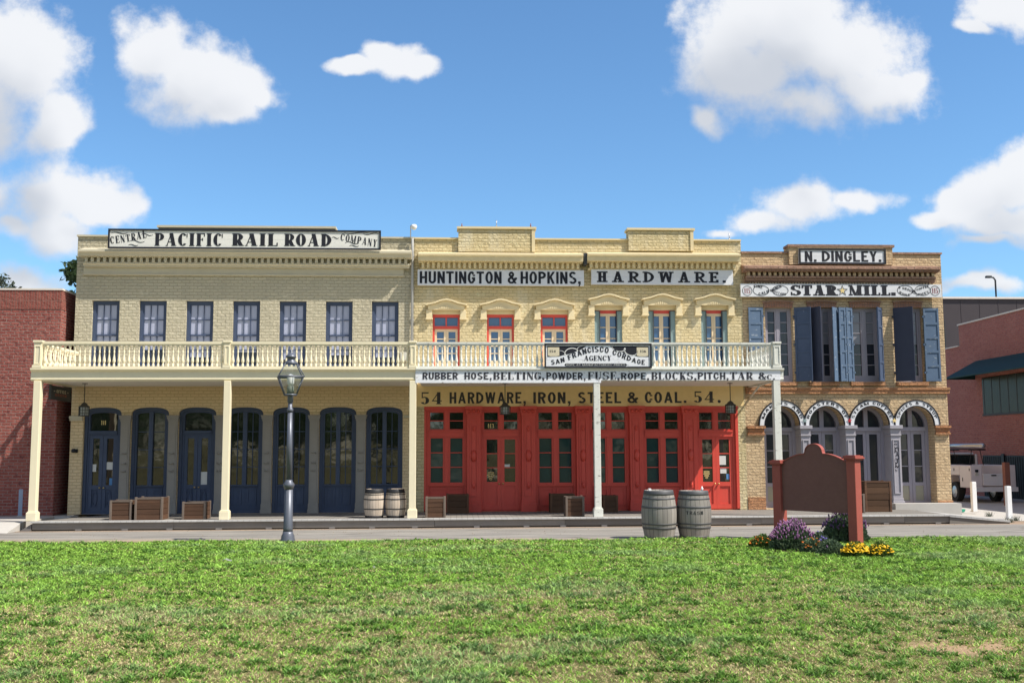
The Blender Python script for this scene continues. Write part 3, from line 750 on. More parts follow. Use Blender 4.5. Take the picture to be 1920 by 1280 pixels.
    T.l.new(at.outputs[0], p.inputs['Base Color']); p.inputs['Roughness'].default_value = 0.55; p.inputs['Specular IOR Level'].default_value = 0.3
    tr = T.add('ShaderNodeBsdfTranslucent'); T.l.new(at.outputs[0], tr.inputs[0]); mx = T.add('ShaderNodeMixShader'); mx.inputs[0].default_value = 0.25
    T.l.new(p.outputs[0], mx.inputs[1]); T.l.new(tr.outputs[0], mx.inputs[2]); T.l.new(mx.outputs[0], T.n['Material Output'].inputs[0])
    me.materials.append(mt); o = bpy.data.objects.new('grass', me); COL.objects.link(o); put(o, 'mown lawn grass mixed with dry straw patches', 'grass', kind='stuff')
grass()

# ------------------------------------------------------------------ building helpers
def rect(x0, x1, z0, z1): return [(x0, z0), (x1, z0), (x1, z1), (x0, z1)]
def arch_pts(cx, a, z0, zs, b, ex=2.0, n=18):
    """opening outline: straight sides up to zs, then a rounded head of height b"""
    pts = [(cx-a, z0), (cx+a, z0)]
    for i in range(n+1):
        t = PI*i/n; c, s = math.cos(t), math.sin(t)
        pts.append((cx+a*math.copysign(abs(c)**(2/ex), c), zs+b*abs(s)**(2/ex)))
    return pts
def wall_front(mb, outer, holes, y, depth):
    """wall face with openings, and the reveals of the openings"""
    loops = [outer]+holes; flat = [p for l in loops for p in l]
    tri = tessellate_polygon([[Vector((p[0], p[1], 0)) for p in l] for l in loops])
    mb._add([(p[0], y, p[1]) for p in flat], [tuple(t) for t in tri])
    for h in holes:
        n = len(h); mb._add([(p[0], y, p[1]) for p in h]+[(p[0], y+depth, p[1]) for p in h], [(i, (i+1) % n, n+(i+1) % n, n+i) for i in range(n)])
def shell(mb, x0, x1, z0, z1, y0, y1):
    """sides, back and flat roof behind a front wall (front left open)"""
    mb._add([(x0,y0,z0),(x1,y0,z0),(x1,y1,z0),(x0,y1,z0),(x0,y0,z1),(x1,y0,z1),(x1,y1,z1),(x0,y1,z1)], [(4,5,6,7),(1,2,6,5),(2,3,7,6),(3,0,4,7)])
def bars(mb, x0, x1, z0, z1, cols, rows, t, y0, y1):
    """glazing bars; the crossings are butted"""
    for i in range(1, cols):
        x = x0+(x1-x0)*i/cols; mb.box(x-t/2, x+t/2, y0, y1, z0, z1)
    for j in range(1, rows):
        z = z0+(z1-z0)*j/rows
        for i in range(cols):
            a = x0+(x1-x0)*i/cols+(t/2 if i else 0); b = x0+(x1-x0)*(i+1)/cols-(t/2 if i < cols-1 else 0); mb.box(a, b, y0+.003, y1, z-t/2, z+t/2)
def panes(mb, x0, x1, z0, z1, cols, rows, y, tilt=0.006):
    """one pane per light, each set a hair out of true"""
    for i in range(cols):
        for j in range(rows):
            a, b = x0+(x1-x0)*i/cols, x0+(x1-x0)*(i+1)/cols; c, d = z0+(z1-z0)*j/rows, z0+(z1-z0)*(j+1)/rows
            p, q = random.uniform(-tilt, tilt)*(b-a), random.uniform(-tilt, tilt)*(d-c)
            mb.poly([(a, y-p-q, c), (b, y+p-q, c), (b, y+p+q, d), (a, y-p+q, d)])
def frame4(mb, x0, x1, z0, z1, t, y0, y1, tb=None):
    tb = tb or t
    mb.box(x0, x0+t, y0, y1, z0, z1); mb.box(x1-t, x1, y0, y1, z0, z1); mb.box(x0+t, x1-t, y0, y1, z1-t, z1); mb.box(x0+t, x1-t, y0, y1, z0, z0+tb)
def dentils(mb, x0, x1, z0, z1, y0, y1, n, duty=0.45):
    p = (x1-x0)/(n-1+duty)
    for i in range(n): mb.box(x0+i*p, x0+i*p+p*duty, y0, y1, z0, z1)

# ================================================================== khaki brick building (left)
YB = 14.0
XA0, XA1 = X_(139.5, 620), X_(776, 640)
XB1 = X_(1391.5, 560)
XC1 = X_(1774, 700)
def building_khaki():
    root = empty('brick_building', ((XA0+XA1)/2, 0, 0), 'khaki painted brick building with a row of dark blue arched doors', 'building')
    zt = Z_(450, 446)
    zb = 0.0
    wins = [R_(x-25.6, 564, x+25.6, 689) for x in [196.5+87.55*i for i in range(7)]]
    ww = sum(w[1]-w[0] for w in wins)/7; wz0 = wins[3][2]; wz1 = wins[3][3]
    wc = [(w[0]+w[1])/2 for w in wins]
    for i in range(7): wc[i] = wc[0]+(wc[6]-wc[0])*i/6
    bays = [R_(x-35.2, 775, x+35.2, 957) for x in [189.5+88.4*i for i in range(7)]]
    bw = sum(b[1]-b[0] for b in bays)/7; bc = [(b[0]+b[1])/2 for b in bays]
    for i in range(7): bc[i] = bc[0]+(bc[6]-bc[0])*i/6
    zs = Z_(450, 777); zh = Z_(450, 763)-zs; zd = ZD
    holes = [rect(c-ww/2, c+ww/2, wz0, wz1) for c in wc] + [arch_pts(c, bw/2, zd, zs, zh, 2.7) for c in bc]
    zg = Z_(420, 712, -1.0)
    b = MB(); wall_front(b, rect(XA0, XA1, zg, zt), holes[:7], 0, 0.30); shell(b, XA0, XA1, zb, zt, 0, YB); wall = b.build('wall', M['khaki_brick'], root)
    b = MB(); wall_front(b, rect(XA0, XA1, zb, zg), holes[7:], 0, 0.30); b.build('ground_floor_wall', M['warm_lifted_brick'], root)
    # parapet
    b = MB(); x0, x1, _, zr = R_(297, 424, 628, 447, .02)
    k = MB(); k.box(x0, x1, 0.02, 0.5, zt, zr-.061); k.build('parapet_block', M['slate_grey'], root)
    b.box(XA0-.02, x0, -.05, .36, zt, zt+.05); b.box(x1, XA1, -.05, .36, zt, zt+.05); b.box(x0-.03, x1+.03, -.04, .52, zr-.06, zr)
    b.build('parapet', M['khaki_trim'], root)
    # cornice
    Y = -.45; z = lambda y, Yy: Z_(450, y, Yy)
    cx0, cx1 = X_(146, 470, Y), X_(771, 470, Y)
    prof = [(-.002, z(465, -.1)), (-.02, z(466, -.1)), (Y, z(469.5, Y)), (Y, z(473, Y)), (Y+.05, z(475, Y)), (Y+.08, z(480, Y)), (-.29, z(482, -.29)), (-.29, z(483.5, -.29)), (-.002, z(483.5, -.2))]
    b = MB(); b.prismx(prof, cx0, cx1)
    zu, zl = z(483.5, -.27)-.002, z(492, -.27)
    b.box(cx0+.12, cx1-.12, -.13, -.002, zl, zu-.002)
    dentils(b, cx0+.12, cx1-.12, zl+.002, zu-.001, -.26, -.132, 54)
    b.prismx([(-.002, zl-.001), (-.22, zl-.001), (-.22, zl-.045), (-.16, zl-.075), (-.16, zl-.11), (-.002, zl-.11)], cx0+.06, cx1-.06)
    b.box(X_(158, 506), X_(757, 506), -.055, -.002, Z_(450, 515), zl-.112)
    b.box(X_(158, 506)-.02, X_(757, 506)+.02, -.075, -.0, Z_(450, 517), Z_(450, 515)-.001)
    b.build('cornice', M['khaki_trim'], root)
    # upper windows
    def win(cx, low):
        x0, x1 = cx-ww/2, cx+ww/2; f = MB()
        frame4(f, x0, x1, wz0, wz1, .075, .10, .20); f.box(x0, x1, -.03, .10, wz0-.07, wz0)
        frame4(f, x0+.075, x1-.075, wz0+.075, wz1-.075, .035, .125, .19)
        zm = (wz0+wz1)/2-.02; a, c = x0+.11, x1-.11
        f.box(a, c, .118, .185, zm-.022, zm+.022)
        bars(f, a, c, zm+.022, wz1-.11, 3, 2, .018, .13, .17); bars(f, a, c, wz0+.11, zm-.022, 3, 2, .018, .14, .18)
        w = f.build('window', M['blue_frame'], root)
        g = MB(); panes(g, a, c, zm, wz1-.11, 3, 2, .165); g.build('glass', M['pane_blind'], w, fixn=False)
        g = MB(); panes(g, a, c, wz0+low, zm, 3, 2, .172); g.build('glass', M['pane_blind'], w, fixn=False)
        g = MB(); panes(g, a, c, wz0+.11, wz0+low, 3, 1, .172); g.build('glass', M['pane_slate'], w, fixn=False)
        return w
    for x, low in zip(wc, (.62, .50, .30, .44, .24, .36, .30)): win(x, low)
    # ground floor: pilasters
    for i in range(6):
        x0, x1 = bc[i]+bw/2, bc[i+1]-bw/2; cx = (x0+x1)/2; h = (x1-x0)/2
        p = MB(); zt_ = zs-.02
        p.box(x0+.004, x1-.004, -.07, -.001, zd, zt_-.16); p.box(cx-h*.62, cx+h*.62, -.085, -.071, zd+.30, zt_-.30)
        p.box(x0-.02, x1+.02, -.11, -.001, zd+.001, zd+.10); p.box(x0-.008, x1+.008, -.09, -.001, zd+.10, zd+.26)
        p.box(x0-.008, x1+.008, -.09, -.001, zt_-.16, zt_-.10); p.box(x0-.025, x1+.025, -.12, -.001, zt_-.10, zt_-.03); p.box(x0-.04, x1+.04, -.14, -.001, zt_-.03, zt_)
        for zz in (1.35, 1.62, 1.15):      # cast ornament
            p.lathe([(.0, -.02), (.05, -.015), (.07, .0), (.05, .015), (.0, .02)], (cx, -.085, zd+zz), 12)
            p.box(cx-.045, cx+.045, -.10, -.085, zd+zz-.05, zd+zz+.05)
        p.build('pilaster', M['grey_pilaster'], root)
    p = MB(); p.box(XA0-.03, bc[0]-bw/2-.02, -.06, -.001, zs-.10, zs-.03); p.box(XA0-.02, bc[0]-bw/2-.02, -.04, -.001, zs-.16, zs-.10)
    p.box(bc[6]+bw/2+.02, XA1-.05, -.05, -.001, zs-.10, zs-.03); p.build('impost', M['khaki_trim'], root)
    # ground floor: windows and doors
    ex = 2.7
    def arch_frame(cx, t=.085):
        o = arch_pts(cx, bw/2, zd+.001, zs, zh, ex); i_ = arch_pts(cx, bw/2-t, zd+.05, zs-.01, zh-t+.01, ex)
        f = MB(); f.ringxz(o, i_, .09, .24)
        o2 = arch_pts(cx, bw/2-t-.004, zd+.052, zs-.012, zh-t+.005, ex); i2 = arch_pts(cx, bw/2-t-.05, zd+.10, zs-.02, zh-t-.035, ex)
        f.ringxz(o2, i2, .12, .22); return f
    def arch_glass(cx, a, z0, z1s, zh_, y, mat, par):
        g = MB(); g.polyxz(arch_pts(cx, a, z0, z1s, zh_, ex), y); g.build('glass', mat, par, fixn=False)
    zp = Z_(450, 910)   # top of the bottom panels
    for i, cx in enumerate(bc):
        a = bw/2-.135
        if i in (0, 2):
            f = arch_frame(cx); zt0 = Z_(450, 809)
            f.box(cx-a, cx+a, .10, .24, zt0-.07, zt0+.04); f.box(cx-a, cx+a, .07, .10, zt0-.03, zt0+.025)
            d = f.build('entrance_door', M['blue_frame'], root)
            arch_glass(cx, a+.02, zt0+.02, zs-.02, zh-.12, .20, M['pane_dark'], d)
            for s in (-1, 1):
                l = MB(); x0, x1 = (cx-a+.004, cx-.004) if s < 0 else (cx+.004, cx+a-.004); z0, z1 = zd+.06, zt0-.072
                st = .095
                l.box(x0, x0+st, .13, .19, z0, z1); l.box(x1-st, x1, .13, .19, z0, z1); l.box(x0+st, x1-st, .13, .19, z1-.10, z1)
                l.box(x0+st, x1-st, .13, .19, zp-.09, zp+.03); l.box(x0+st, x1-st, .13, .19, z0, z0+.12); l.box(x0+st, x1-st, .16, .18, z0+.12, zp-.09)
                mx, mz = (x0+x1)/2, (z0+.12+zp-.09)/2; rx, rz = (x1-x0)/2-st-.02, (zp-.09-z0-.12)/2-.03
                oc = [(mx+rx*math.cos(PI/8+k*PI/4)*1.05, mz+rz*math.sin(PI/8+k*PI/4)*1.05) for k in range(8)]; ic = [(mx+(p_[0]-mx)*.78, mz+(p_[1]-mz)*.82) for p_ in oc]
                l.ringxz(oc, ic, .135, .16)
                lf = l.build('door_leaf', M['blue_frame'], d)
                g = MB(); panes(g, x0+st, x1-st, zp+.03, z1-.10, 1, 1, .165); g.build('glass', M['pane_dark'], d, fixn=False)
                k = MB(); k.lathe([(.0, -.02), (.022, -.015), (.028, 0), (.022, .015), (0, .02)], (x1-.05 if s < 0 else x0+.05, .105, zp-.04), 10); k.tube([(x1-.05 if s < 0 else x0+.05, .105, zp-.04), (x1-.05 if s < 0 else x0+.05, .135, zp-.04)], .01, 6)
                k.build('door_knob', M['brass'], d)
            if i == 0:
                n = MB(); letters(n, '111', 'roman', *R_(189, 788, 199, 796, .19), .192, .05); n.build('house_number', M['letter_gold'], d, fixn=False)
                for (q, mt) in (((168, 870, 180.5, 884), 'paper'), ((200, 866, 212, 880), 'paper'), ((205, 896, 213, 909), 'paper_blue')):
                    n = MB(); r = R_(*q, .155); n.box(r[0], r[1], .150, .153, r[2], r[3]); n.build('notice', M[mt], d)
            else:
                n = MB(); r = R_(375, 884, 394, 908, .155); n.box(r[0], r[1], .150, .153, r[2], r[3]); n.build('notice', M['paper'], d)
        else:
            f = arch_frame(cx)
            f.box(cx-.055, cx+.055, .10, .23, zp+.02, zs+zh-.10)                  # meeting stiles
            f.box(cx-a, cx+a, .095, .24, zp-.03, zp+.02); f.box(cx-a, cx+a, .075, .095, zp-.01, zp+.02)
            f.box(cx-a, cx+a, .15, .22, zd+.10, zp-.03)                           # bottom panel
            for s in (-1, 1):
                x0, x1 = (cx-a, cx-.04) if s < 0 else (cx+.04, cx+a)
                frame4(f, x0+.03, x1-.03, zd+.22, zp-.08, .05, .125, .149)
            for s in (-1, 1):
                x0, x1 = (cx-a+.02, cx-.057) if s < 0 else (cx+.057, cx+a-.02); zt_ = zs+zh-.16
                bars(f, x0, x1, zp+.02, zs+.02, 2 if i >= 3 else 1, 4, .018, .15, .19)
                if i >= 3: f.box((x0+x1)/2-.009, (x0+x1)/2+.009, .15, .19, zs+.021, zs+zh-.14)
            w = f.build('arched_window', M['blue_frame'], root)
            arch_glass(cx, a+.02, zp+.01, zs-.02, zh-.12, .185, M['pane_dark'], w)
    # rainwater pipe at the joint with the next house
    g = MB(); px_ = X_(773, 540, -.08); g.tube([(px_, -.08, Z_(773, 690, -.08)), (px_, -.08, Z_(773, 476, -.08)), (px_, -.10, Z_(773, 447, -.08))], .035, 8)
    for yy in (480, 540, 600, 650): g.box(px_-.05, px_+.05, -.085, -.002, Z_(773, yy)-.02, Z_(773, yy)+.02)
    g.build('drainpipe', M['gutter_grey'], root)
    return root
building_khaki()

# ================================================================== yellow brick building (middle)
def building_yellow():
    root = empty('brick_building', ((XA1+XB1)/2, 0, 0), 'yellow painted brick building with red storefront and small pediments over its upper doors', 'building')
    x0w, x1w = XA1+.002, XB1; zt = Z_(1090, 450.5)
    up = [(836.5, 25.5, 580, 589, 1), (938.5, 25.5, 580, 589, 1), (1039.5, 25.5, 580, 589, 1), (1141, 25.8, 571.5, 581, 0), (1241.5, 25.5, 571.5, 581, 0), (1340, 24.8, 571.5, 581, 0)]
    holes = []; U = []
    for (cx, hw, ya, yb_, kind) in up:
        r = R_(cx-hw, ya, cx+hw, 690); U.append((r, Z_(cx, yb_), kind)); holes.append(rect(*r))
    S0, S1, SZ0, SZ1 = R_(795, 761.5, 1385.5, 951)
    SZ0 = ZD
    holes.append(rect(S0, S1, SZ0, SZ1))
    b = MB(); wall_front(b, rect(x0w, x1w, 0, zt), holes, 0, .28); shell(b, x0w, x1w, 0, zt, 0, YB-.6)
    b.build('wall', M['yellow_brick'], root)
    # ochre lettered band under the gallery
    b = MB(); zb1 = Z_(1090, 726.5)+.25; b.box(X_(779, 745), X_(1394, 745), -.012, -.001, SZ1+.002, zb1)
    b.build('painted_band', M['ochre'], root)
    lt = MB()
    for txt, sty, a, c, y0, y1 in (('54', 'roman', 788, 828.5, 735, 757.5), ('HARDWARE,', 'gothic', 843, 986, 735, 756), ('IRON,', 'gothic', 1000, 1070, 735, 756), ('STEEL', 'gothic', 1084, 1164.5, 735, 755.5),
                                   ('&', 'gothic', 1176.5, 1196, 735, 755), ('COAL.', 'gothic', 1209, 1287, 734.5, 755), ('54', 'roman', 1300, 1339, 733.5, 754.5), ('.', 'gothic', 1346, 1351, 750, 754.5)):
        r = R_(a, y0, c, y1, -.013)
        if txt == '.': lt.polyxz([((r[0]+r[1])/2+.045*math.cos(j*PI/6), (r[2]+r[3])/2+.045*math.sin(j*PI/6)) for j in range(12)], -.016); continue
        letters(lt, txt, sty, *r, -.016, .17)
    lt.build('lettering', M['letter_wall'], root, fixn=False)
    # parapet with two raised blocks
    P = MB()
    blocks = [R_(859.5, 425.5, 1003, 472, -.10), R_(1178.5, 428, 1300, 470, -.10)]
    xs = [x0w] + [q for r in blocks for q in (r[0], r[1])] + [x1w]
    for k in (0, 2, 4): P.box(xs[k], xs[k+1]-(0.001 if k < 4 else 0), -.05, .34, zt, zt+.045)
    for r in blocks:
        P.box(r[0]-.04, r[1]+.04, -.15, .36, r[3]-.06, r[3])
        P.box(r[1]-.09, r[1], -.13, -.10, r[2], r[3]-.061)
    P.build('coping', M['yellow_trim'], root)
    for r in blocks:
        P = MB(); P.box(r[0], r[1], -.10, .30, r[2], r[3]-.062); P.build('parapet_block', M['yellow_brick'], root)
    # cornice in two lengths
    Y = -.47
    for (xa, xb, n) in ((784, 1094, 31), (1102, 1389, 28)):
        cx = (xa+xb)/2; z = lambda y, Yy: Z_(cx, y, Yy); cx0, cx1 = X_(xa, 480, Y), X_(xb, 480, Y)
        C = MB(); C.prismx([(-.002, z(472.5, -.1)), (Y, z(475.5, Y)), (Y, z(478.5, Y)), (Y+.05, z(480, Y)), (Y+.07, z(488.5, Y)), (-.25, z(490, -.27)), (-.25, z(492, -.25)), (-.002, z(492, -.25))], cx0, cx1)
        zu, zl = z(492, -.25)-.002, z(502, -.25)
        C.box(cx0+.09, cx1-.09, -.12, -.002, zl, zu-.002); dentils(C, cx0+.09, cx1-.09, zl+.002, zu-.001, -.235, -.122, n, .5)
        C.box(cx0+.05, cx1-.05, -.14, -.002, zl-.05, zl-.001)
        C.build('cornice', M['yellow_trim'], root)
    C = MB(); px_ = X_(1097.5, 484, -.3); C.box(px_-.045, px_+.045, -.34, -.003, Z_(1097, 496, -.3), Z_(1097, 475, -.3)); C.build('drainpipe', M['dark_edge'], root)
    # hood moulds
    for (cx, hw, ya, yb_, kind), (r, zl, k2) in zip(up, U):
        pk, ed, ear = (560, 569.5, 595) if kind else (550.5, 559.5, 588)
        Yh = -.16; mx = (r[0]+r[1])/2; sc = (r[1]-r[0])/(2*hw)
        H = MB(); ze, zp_, zz = Z_(cx, ed, Yh), Z_(cx, pk, Yh), Z_(cx, ya, Yh); w = 38.5*sc; q = 34*sc
        top = [(mx-w, ze), (mx-w*.55, ze+(zp_-ze)*.38), (mx-w*.25, ze+(zp_-ze)*.85), (mx, zp_), (mx+w*.25, ze+(zp_-ze)*.85), (mx+w*.55, ze+(zp_-ze)*.38), (mx+w, ze)]
        low = [(p[0], p[1]-.045) for p in top]
        H.prism(top + low[::-1], Yh-.05, -.002)
        lo2 = [(mx+(p[0]-mx)*.90, p[1]-.001) for p in low]
        hw_ = hw*sc+.012
        H.prism([lo2[0]] + lo2[1:-1] + [lo2[-1], (mx+q, zz-.002), (mx-q, zz-.002)], Yh+.03, -.003)
        for s in (-1, 1):
            xa, xb = sorted((mx+s*hw_, mx+s*(hw_+11.0*sc))); H.box(xa, xb, Yh+.05, -.002, Z_(cx, ear, Yh), zz-.003); H.box(xa-.015, xb+.015, Yh+.03, -.002, Z_(cx, ear, Yh)-.05, Z_(cx, ear, Yh)-.001)
        # little scroll under the gable
        for a in range(-3, 4): H.box(mx+a*.06-.022, mx+a*.06+.022, Yh+.015, Yh+.0295, zz+.02, zz+.05+.03*(3-abs(a)))
        H.build('pediment', M['yellow_trim'], root, bevel=.006)
    # upper doors
    for (r, zl, kind), (cx, hw, ya, yb_, k2) in zip(U, up):
        x0, x1, z0, z1 = r
        f = MB(); f.box(x0, x1, .05, .20, zl, z1); lint = f.build('lintel', M['yellow_trim'], root)
        if kind:
            f = MB(); t = .055
            f.box(x0, x0+t, .08, .2, z0, zl-.001); f.box(x1-t, x1, .08, .2, z0, zl-.001); f.box(x0+t, x1-t, .08, .2, zl-.08, zl-.001)
            ztr = Z_(cx, 613); f.box(x0+t, x1-t, .08, .2, ztr-.045, ztr+.035); zg = Z_(cx, 594)
            f.box((x0+x1)/2-.018, (x0+x1)/2+.018, .10, .18, ztr+.036, zl-.081)
            d = f.build('gallery_door', M['red_paint'], root)
            g = MB(); panes(g, x0+t, x1-t, ztr+.036, zl-.081, 2, 1, .14); g.build('glass', M['pane_sky_tint'], d, fixn=False)
            a, c, zt_ = x0+t, x1-t, ztr-.046
        else:
            f = MB(); t = .05
            f.box(x0, x1, .11, .2, zl-.09, zl-.001); f.box(x0, x0+.05, .13, .2, z0, zl-.091); f.box(x1-.05, x1, .13, .2, z0, zl-.091)
            d = f.build('gallery_door', M['red_paint'], root)
            for s in (-1, 1):
                sw = .135; h_ = MB(); xs_ = x0+.004 if s < 0 else x1-.004
                q0, q1 = (xs_, xs_+sw) if s < 0 else (xs_-sw, xs_)
                frame4(h_, q0, q1, z0+.02, zl-.03, .028, .03, .06); h_.box(q0+.028, q1-.028, .04, .055, z0+.05, zl-.06); h_.box(q0+.028, q1-.028, .032, .04, zl-.62, zl-.58)
                h_.build('shutter', M['teal_shutter'], d)
                e = MB(); xe = q1 if s < 0 else q0-.02; e.box(xe, xe+.02, .0, .10, z0+.02, zl-.03); e.build('shutter_edge', M['dark_edge'], d)
            a, c, zt_ = x0+.05, x1-.05, zl-.091
        for s in (-1, 1):
            l = MB(); m_ = (a+c)/2; q0, q1 = (a+.002, m_-.002) if s < 0 else (m_+.002, c-.002); st = .062 if kind else .055
            l.box(q0, q0+st, .11, .16, z0, zt_); l.box(q1-st, q1, .11, .16, z0, zt_); l.box(q0+st, q1-st, .11, .16, zt_-.075, zt_); l.box(q0+st, q1-st, .11, .16, z0, z0+.22)
            for k in range(1, 4): zz = z0+.22+(zt_-.075-z0-.22)*k/4; l.box(q0+st, q1-st, .12, .15, zz-.011, zz+.011)
            l.build('door_leaf', M['door_cream'], d)
            g = MB(); panes(g, q0+st, q1-st, z0+.22, zt_-.075, 1, 4, .14); g.build('glass', M['pane_sky_tint'], d, fixn=False)
    # red storefront
    SF = MB(); SF.box(S0, S1, .12, .27, SZ0, SZ0+.04)
    zhead = Z_(1090, 769)
    SF.box(S0, S1, .02, .20, zhead, SZ1-.002); SF.box(S0, S1, -.03, .02, SZ1-.06, SZ1-.002)
    SF.box(S0, X_(799, 860), .0, .20, SZ0+.041, zhead-.001); SF.box(X_(1380.5, 860), S1, .0, .20, SZ0+.041, zhead-.001)
    sf = SF.build('storefront', M['red_paint'], root)
    pil = [(875.5, 901), (978, 1003.5), (1080.5, 1105), (1180.5, 1205.5), (1280.5, 1307)]
    bays = [(799, 875.5, 0), (901, 978, 1), (1003.5, 1080.5, 0), (1105, 1180.5, 0), (1205.5, 1280.5, 0), (1307, 1380.5, 1)]
    zt_ = Z_(1090, 761)-.004
    for (a, c) in pil:
        x0, x1 = X_(a, 860), X_(c, 860); mx = (x0+x1)/2; h = (x1-x0)/2; p = MB()
        p.box(x0+.002, x1-.002, -.10, .10, SZ0+.30, zt_-.25)
        frame4(p, mx-h*.62, mx+h*.62, SZ0+.42, zt_-.34, .035, -.125, -.101); p.box(mx-h*.28, mx+h*.28, -.115, -.102, SZ0+.62, zt_-.55)
        p.box(x0-.025, x1+.025, -.16, .10, SZ0, SZ0+.22); p.box(x0-.012, x1+.012, -.13, .10, SZ0+.22, SZ0+.30)
        p.box(x0-.012, x1+.012, -.13, .10, zt_-.25, zt_-.20); p.box(x0-.03, x1+.03, -.16, .10, zt_-.20, zt_-.08); p.box(x0-.05, x1+.05, -.19, .10, zt_-.08, zt_)
        for s in (-1, 0, 1): p.lathe([(0, -.05), (.04, -.03), (.055, 0), (.04, .03), (0, .05)], (mx+s*h*.65, -.165, zt_-.14), 10)
        zc = SZ0+1.52
        pr = [(0.001, -.17), (.05, -.14), (.075, -.06), (.085, .03), (.06, .11), (.03, .15), (.001, .17)]; p.lathe(pr, (mx, -.115, zc), 14)
        p.lathe([(0.001, -.10), (.035, -.06), (.05, .0), (.035, .05), (.001, .10)], (mx, -.115, SZ0+.72), 12); p.lathe([(0.001, -.08), (.03, -.05), (.045, .0), (.03, .05), (.001, .08)], (mx, -.115, zt_-.62), 12)
        p.build('pilaster', M['red_paint'], root, bevel=.005)
    for bi, (a, c, door) in enumerate(bays):
        x0, x1 = X_(a, 860), X_(c, 860); cx = (a+c)/2; mx = (x0+x1)/2; yf, yb2 = .06, .18
        zT0, zT1 = Z_(cx, 806), Z_(cx, 818); zG0 = Z_(cx, 903); zP0, zP1 = Z_(cx, 946), Z_(cx, 911)
        f = MB(); st = .075; z0 = SZ0+.041
        f.box(x0+.002, x0+st, yf, yb2, z0, zhead-.001); f.box(x1-st, x1-.002, yf, yb2, z0, zhead-.001)
        f.box(x0+st, x1-st, yf-.02, yb2, zT1, zT0); f.box(x0+st, x1-st, yf-.05, yf-.02, zT0-.05, zT0-.01)
        ztop = Z_(cx, 771); f.box(x0+st, x1-st, yf, yb2, ztop, zhead-.001)
        f.box(mx-.055, mx+.055, yf, yb2, zT0+.001, ztop-.001)
        for s in (-1, 1):
            q0, q1 = (x0+st, mx-.055) if s < 0 else (mx+.055, x1-st); frame4(f, q0+.001, q1-.001, zT0+.001, ztop-.001, .028, yf+.02, yb2-.01)
            zz = (zT0+ztop)/2; f.box(q0+.029, q1-.029, yf+.04, yb2-.02, zz-.012, zz+.012)
        if not door:
            f.box(mx-.055, mx+.055, yf, yb2, zP1+.05, zT1-.001); f.box(x0+st, x1-st, yf-.02, yb2, zP1-.0, zP1+.05)
            f.box(x0+st, x1-st, yf+.05, yb2, z0, zP1-.001)
            for s in (-1, 1):
                q0, q1 = (x0+st, mx-.0) if s < 0 else (mx+.0, x1-st); frame4(f, q0+.04, q1-.04, z0+.10, zP1-.05, .04, yf+.02, yf+.049)
                q0, q1 = (x0+st, mx-.055) if s < 0 else (mx+.055, x1-st); frame4(f, q0+.001, q1-.001, zP1+.051, zT1-.001, .045, yf+.02, yb2-.01)
                for k in (1, 2): zz = zG0+(zT1-.046-zG0)*k/3; f.box(q0+.046, q1-.046, yf+.04, yb2-.02, zz-.012, zz+.012)
        d = f.build('shop_door' if door else 'shop_window', M['red_paint'], root)
        gT = MB(); gB = MB()
        for s in (-1, 1):
            q0, q1 = (x0+st, mx-.055) if s < 0 else (mx+.055, x1-st); panes(gT, q0+.02, q1-.02, zT0+.02, ztop-.02, 1, 2, yb2-.035)
            if not door: panes(gB, q0+.04, q1-.04, zG0-.02, zT1-.04, 1, 3, yb2-.035)
        gT.build('glass', M['pane_dark'], d, fixn=False)
        if not door: gB.build('glass', M['pane_teal'], d, fixn=False)
        else:
            for s in (-1, 1):
                l = MB(); q0, q1 = (x0+st+.002, mx-.002) if s < 0 else (mx+.002, x1-st-.002); sw = .095
                l.box(q0, q0+sw, yf+.02, yf+.08, z0, zT1-.002); l.box(q1-sw, q1, yf+.02, yf+.08, z0, zT1-.002); l.box(q0+sw, q1-sw, yf+.02, yf+.08, zT1-.08, zT1-.002)
                l.box(q0+sw, q1-sw, yf+.02, yf+.08, zP1, zG0); l.box(q0+sw, q1-sw, yf+.02, yf+.08, z0, z0+.12); l.box(q0+sw, q1-sw, yf+.05, yf+.075, z0+.121, zP1-.001)
                for k in (1, 2): zz = zG0+(zT1-.08-zG0)*k/3; l.box(q0+sw, q1-sw, yf+.03, yf+.07, zz-.012, zz+.012)
                l.build('door_leaf', M['red_paint'], d)
                g = MB(); panes(g, q0+sw, q1-sw, zG0, zT1-.08, 1, 3, yf+.055); g.build('glass', M['pane_dark'], d, fixn=False)
                kx = q1-.05 if s < 0 else q0+.05; k = MB(); k.lathe([(0.001, -.025), (.022, -.015), (.028, 0), (.022, .015), (0.001, .025)], (kx, yf-.02, zG0-.05), 10); k.tube([(kx, yf-.02, zG0-.05), (kx, yf+.025, zG0-.05)], .01, 6); k.build('door_knob', M['brass'], d)
            nt = [((945, 870, 956, 875), 'paper')] if bi == 1 else [((1348, 854, 1361, 871), 'paper'), ((1350.5, 876, 1362, 887), 'paper'), ((1362, 888, 1371, 898), 'paper_blue')]
            for q, mt in nt: n = MB(); r = R_(*q, yf+.04); n.box(r[0], r[1], yf+.042, yf+.045, r[2], r[3]); n.build('notice', M[mt], d)
            n = MB(); q = (913, 884, 927, 900) if bi == 1 else (1319, 882, 1331, 897)
            r = R_(*q, yf+.04)
            for k in range(4): w_ = (.9, 1, .7, .35)[k]; hz = (r[3]-r[2])/4; zz = r[3]-hz*(k+.5); ring_line(n, (r[0]+r[1])/2, zz, (r[1]-r[0])/2*w_, hz*.33, .012, yf+.043, n=14)
            n.build('gilt_lettering', M['letter_gold'], d, fixn=False)
            if bi == 1: n = MB(); letters(n, '113', 'roman', *R_(914, 794, 926, 802, yb2-.06), yb2-.06, .06); n.build('house_number', M['letter_gold'], d, fixn=False)
    return root
building_yellow()

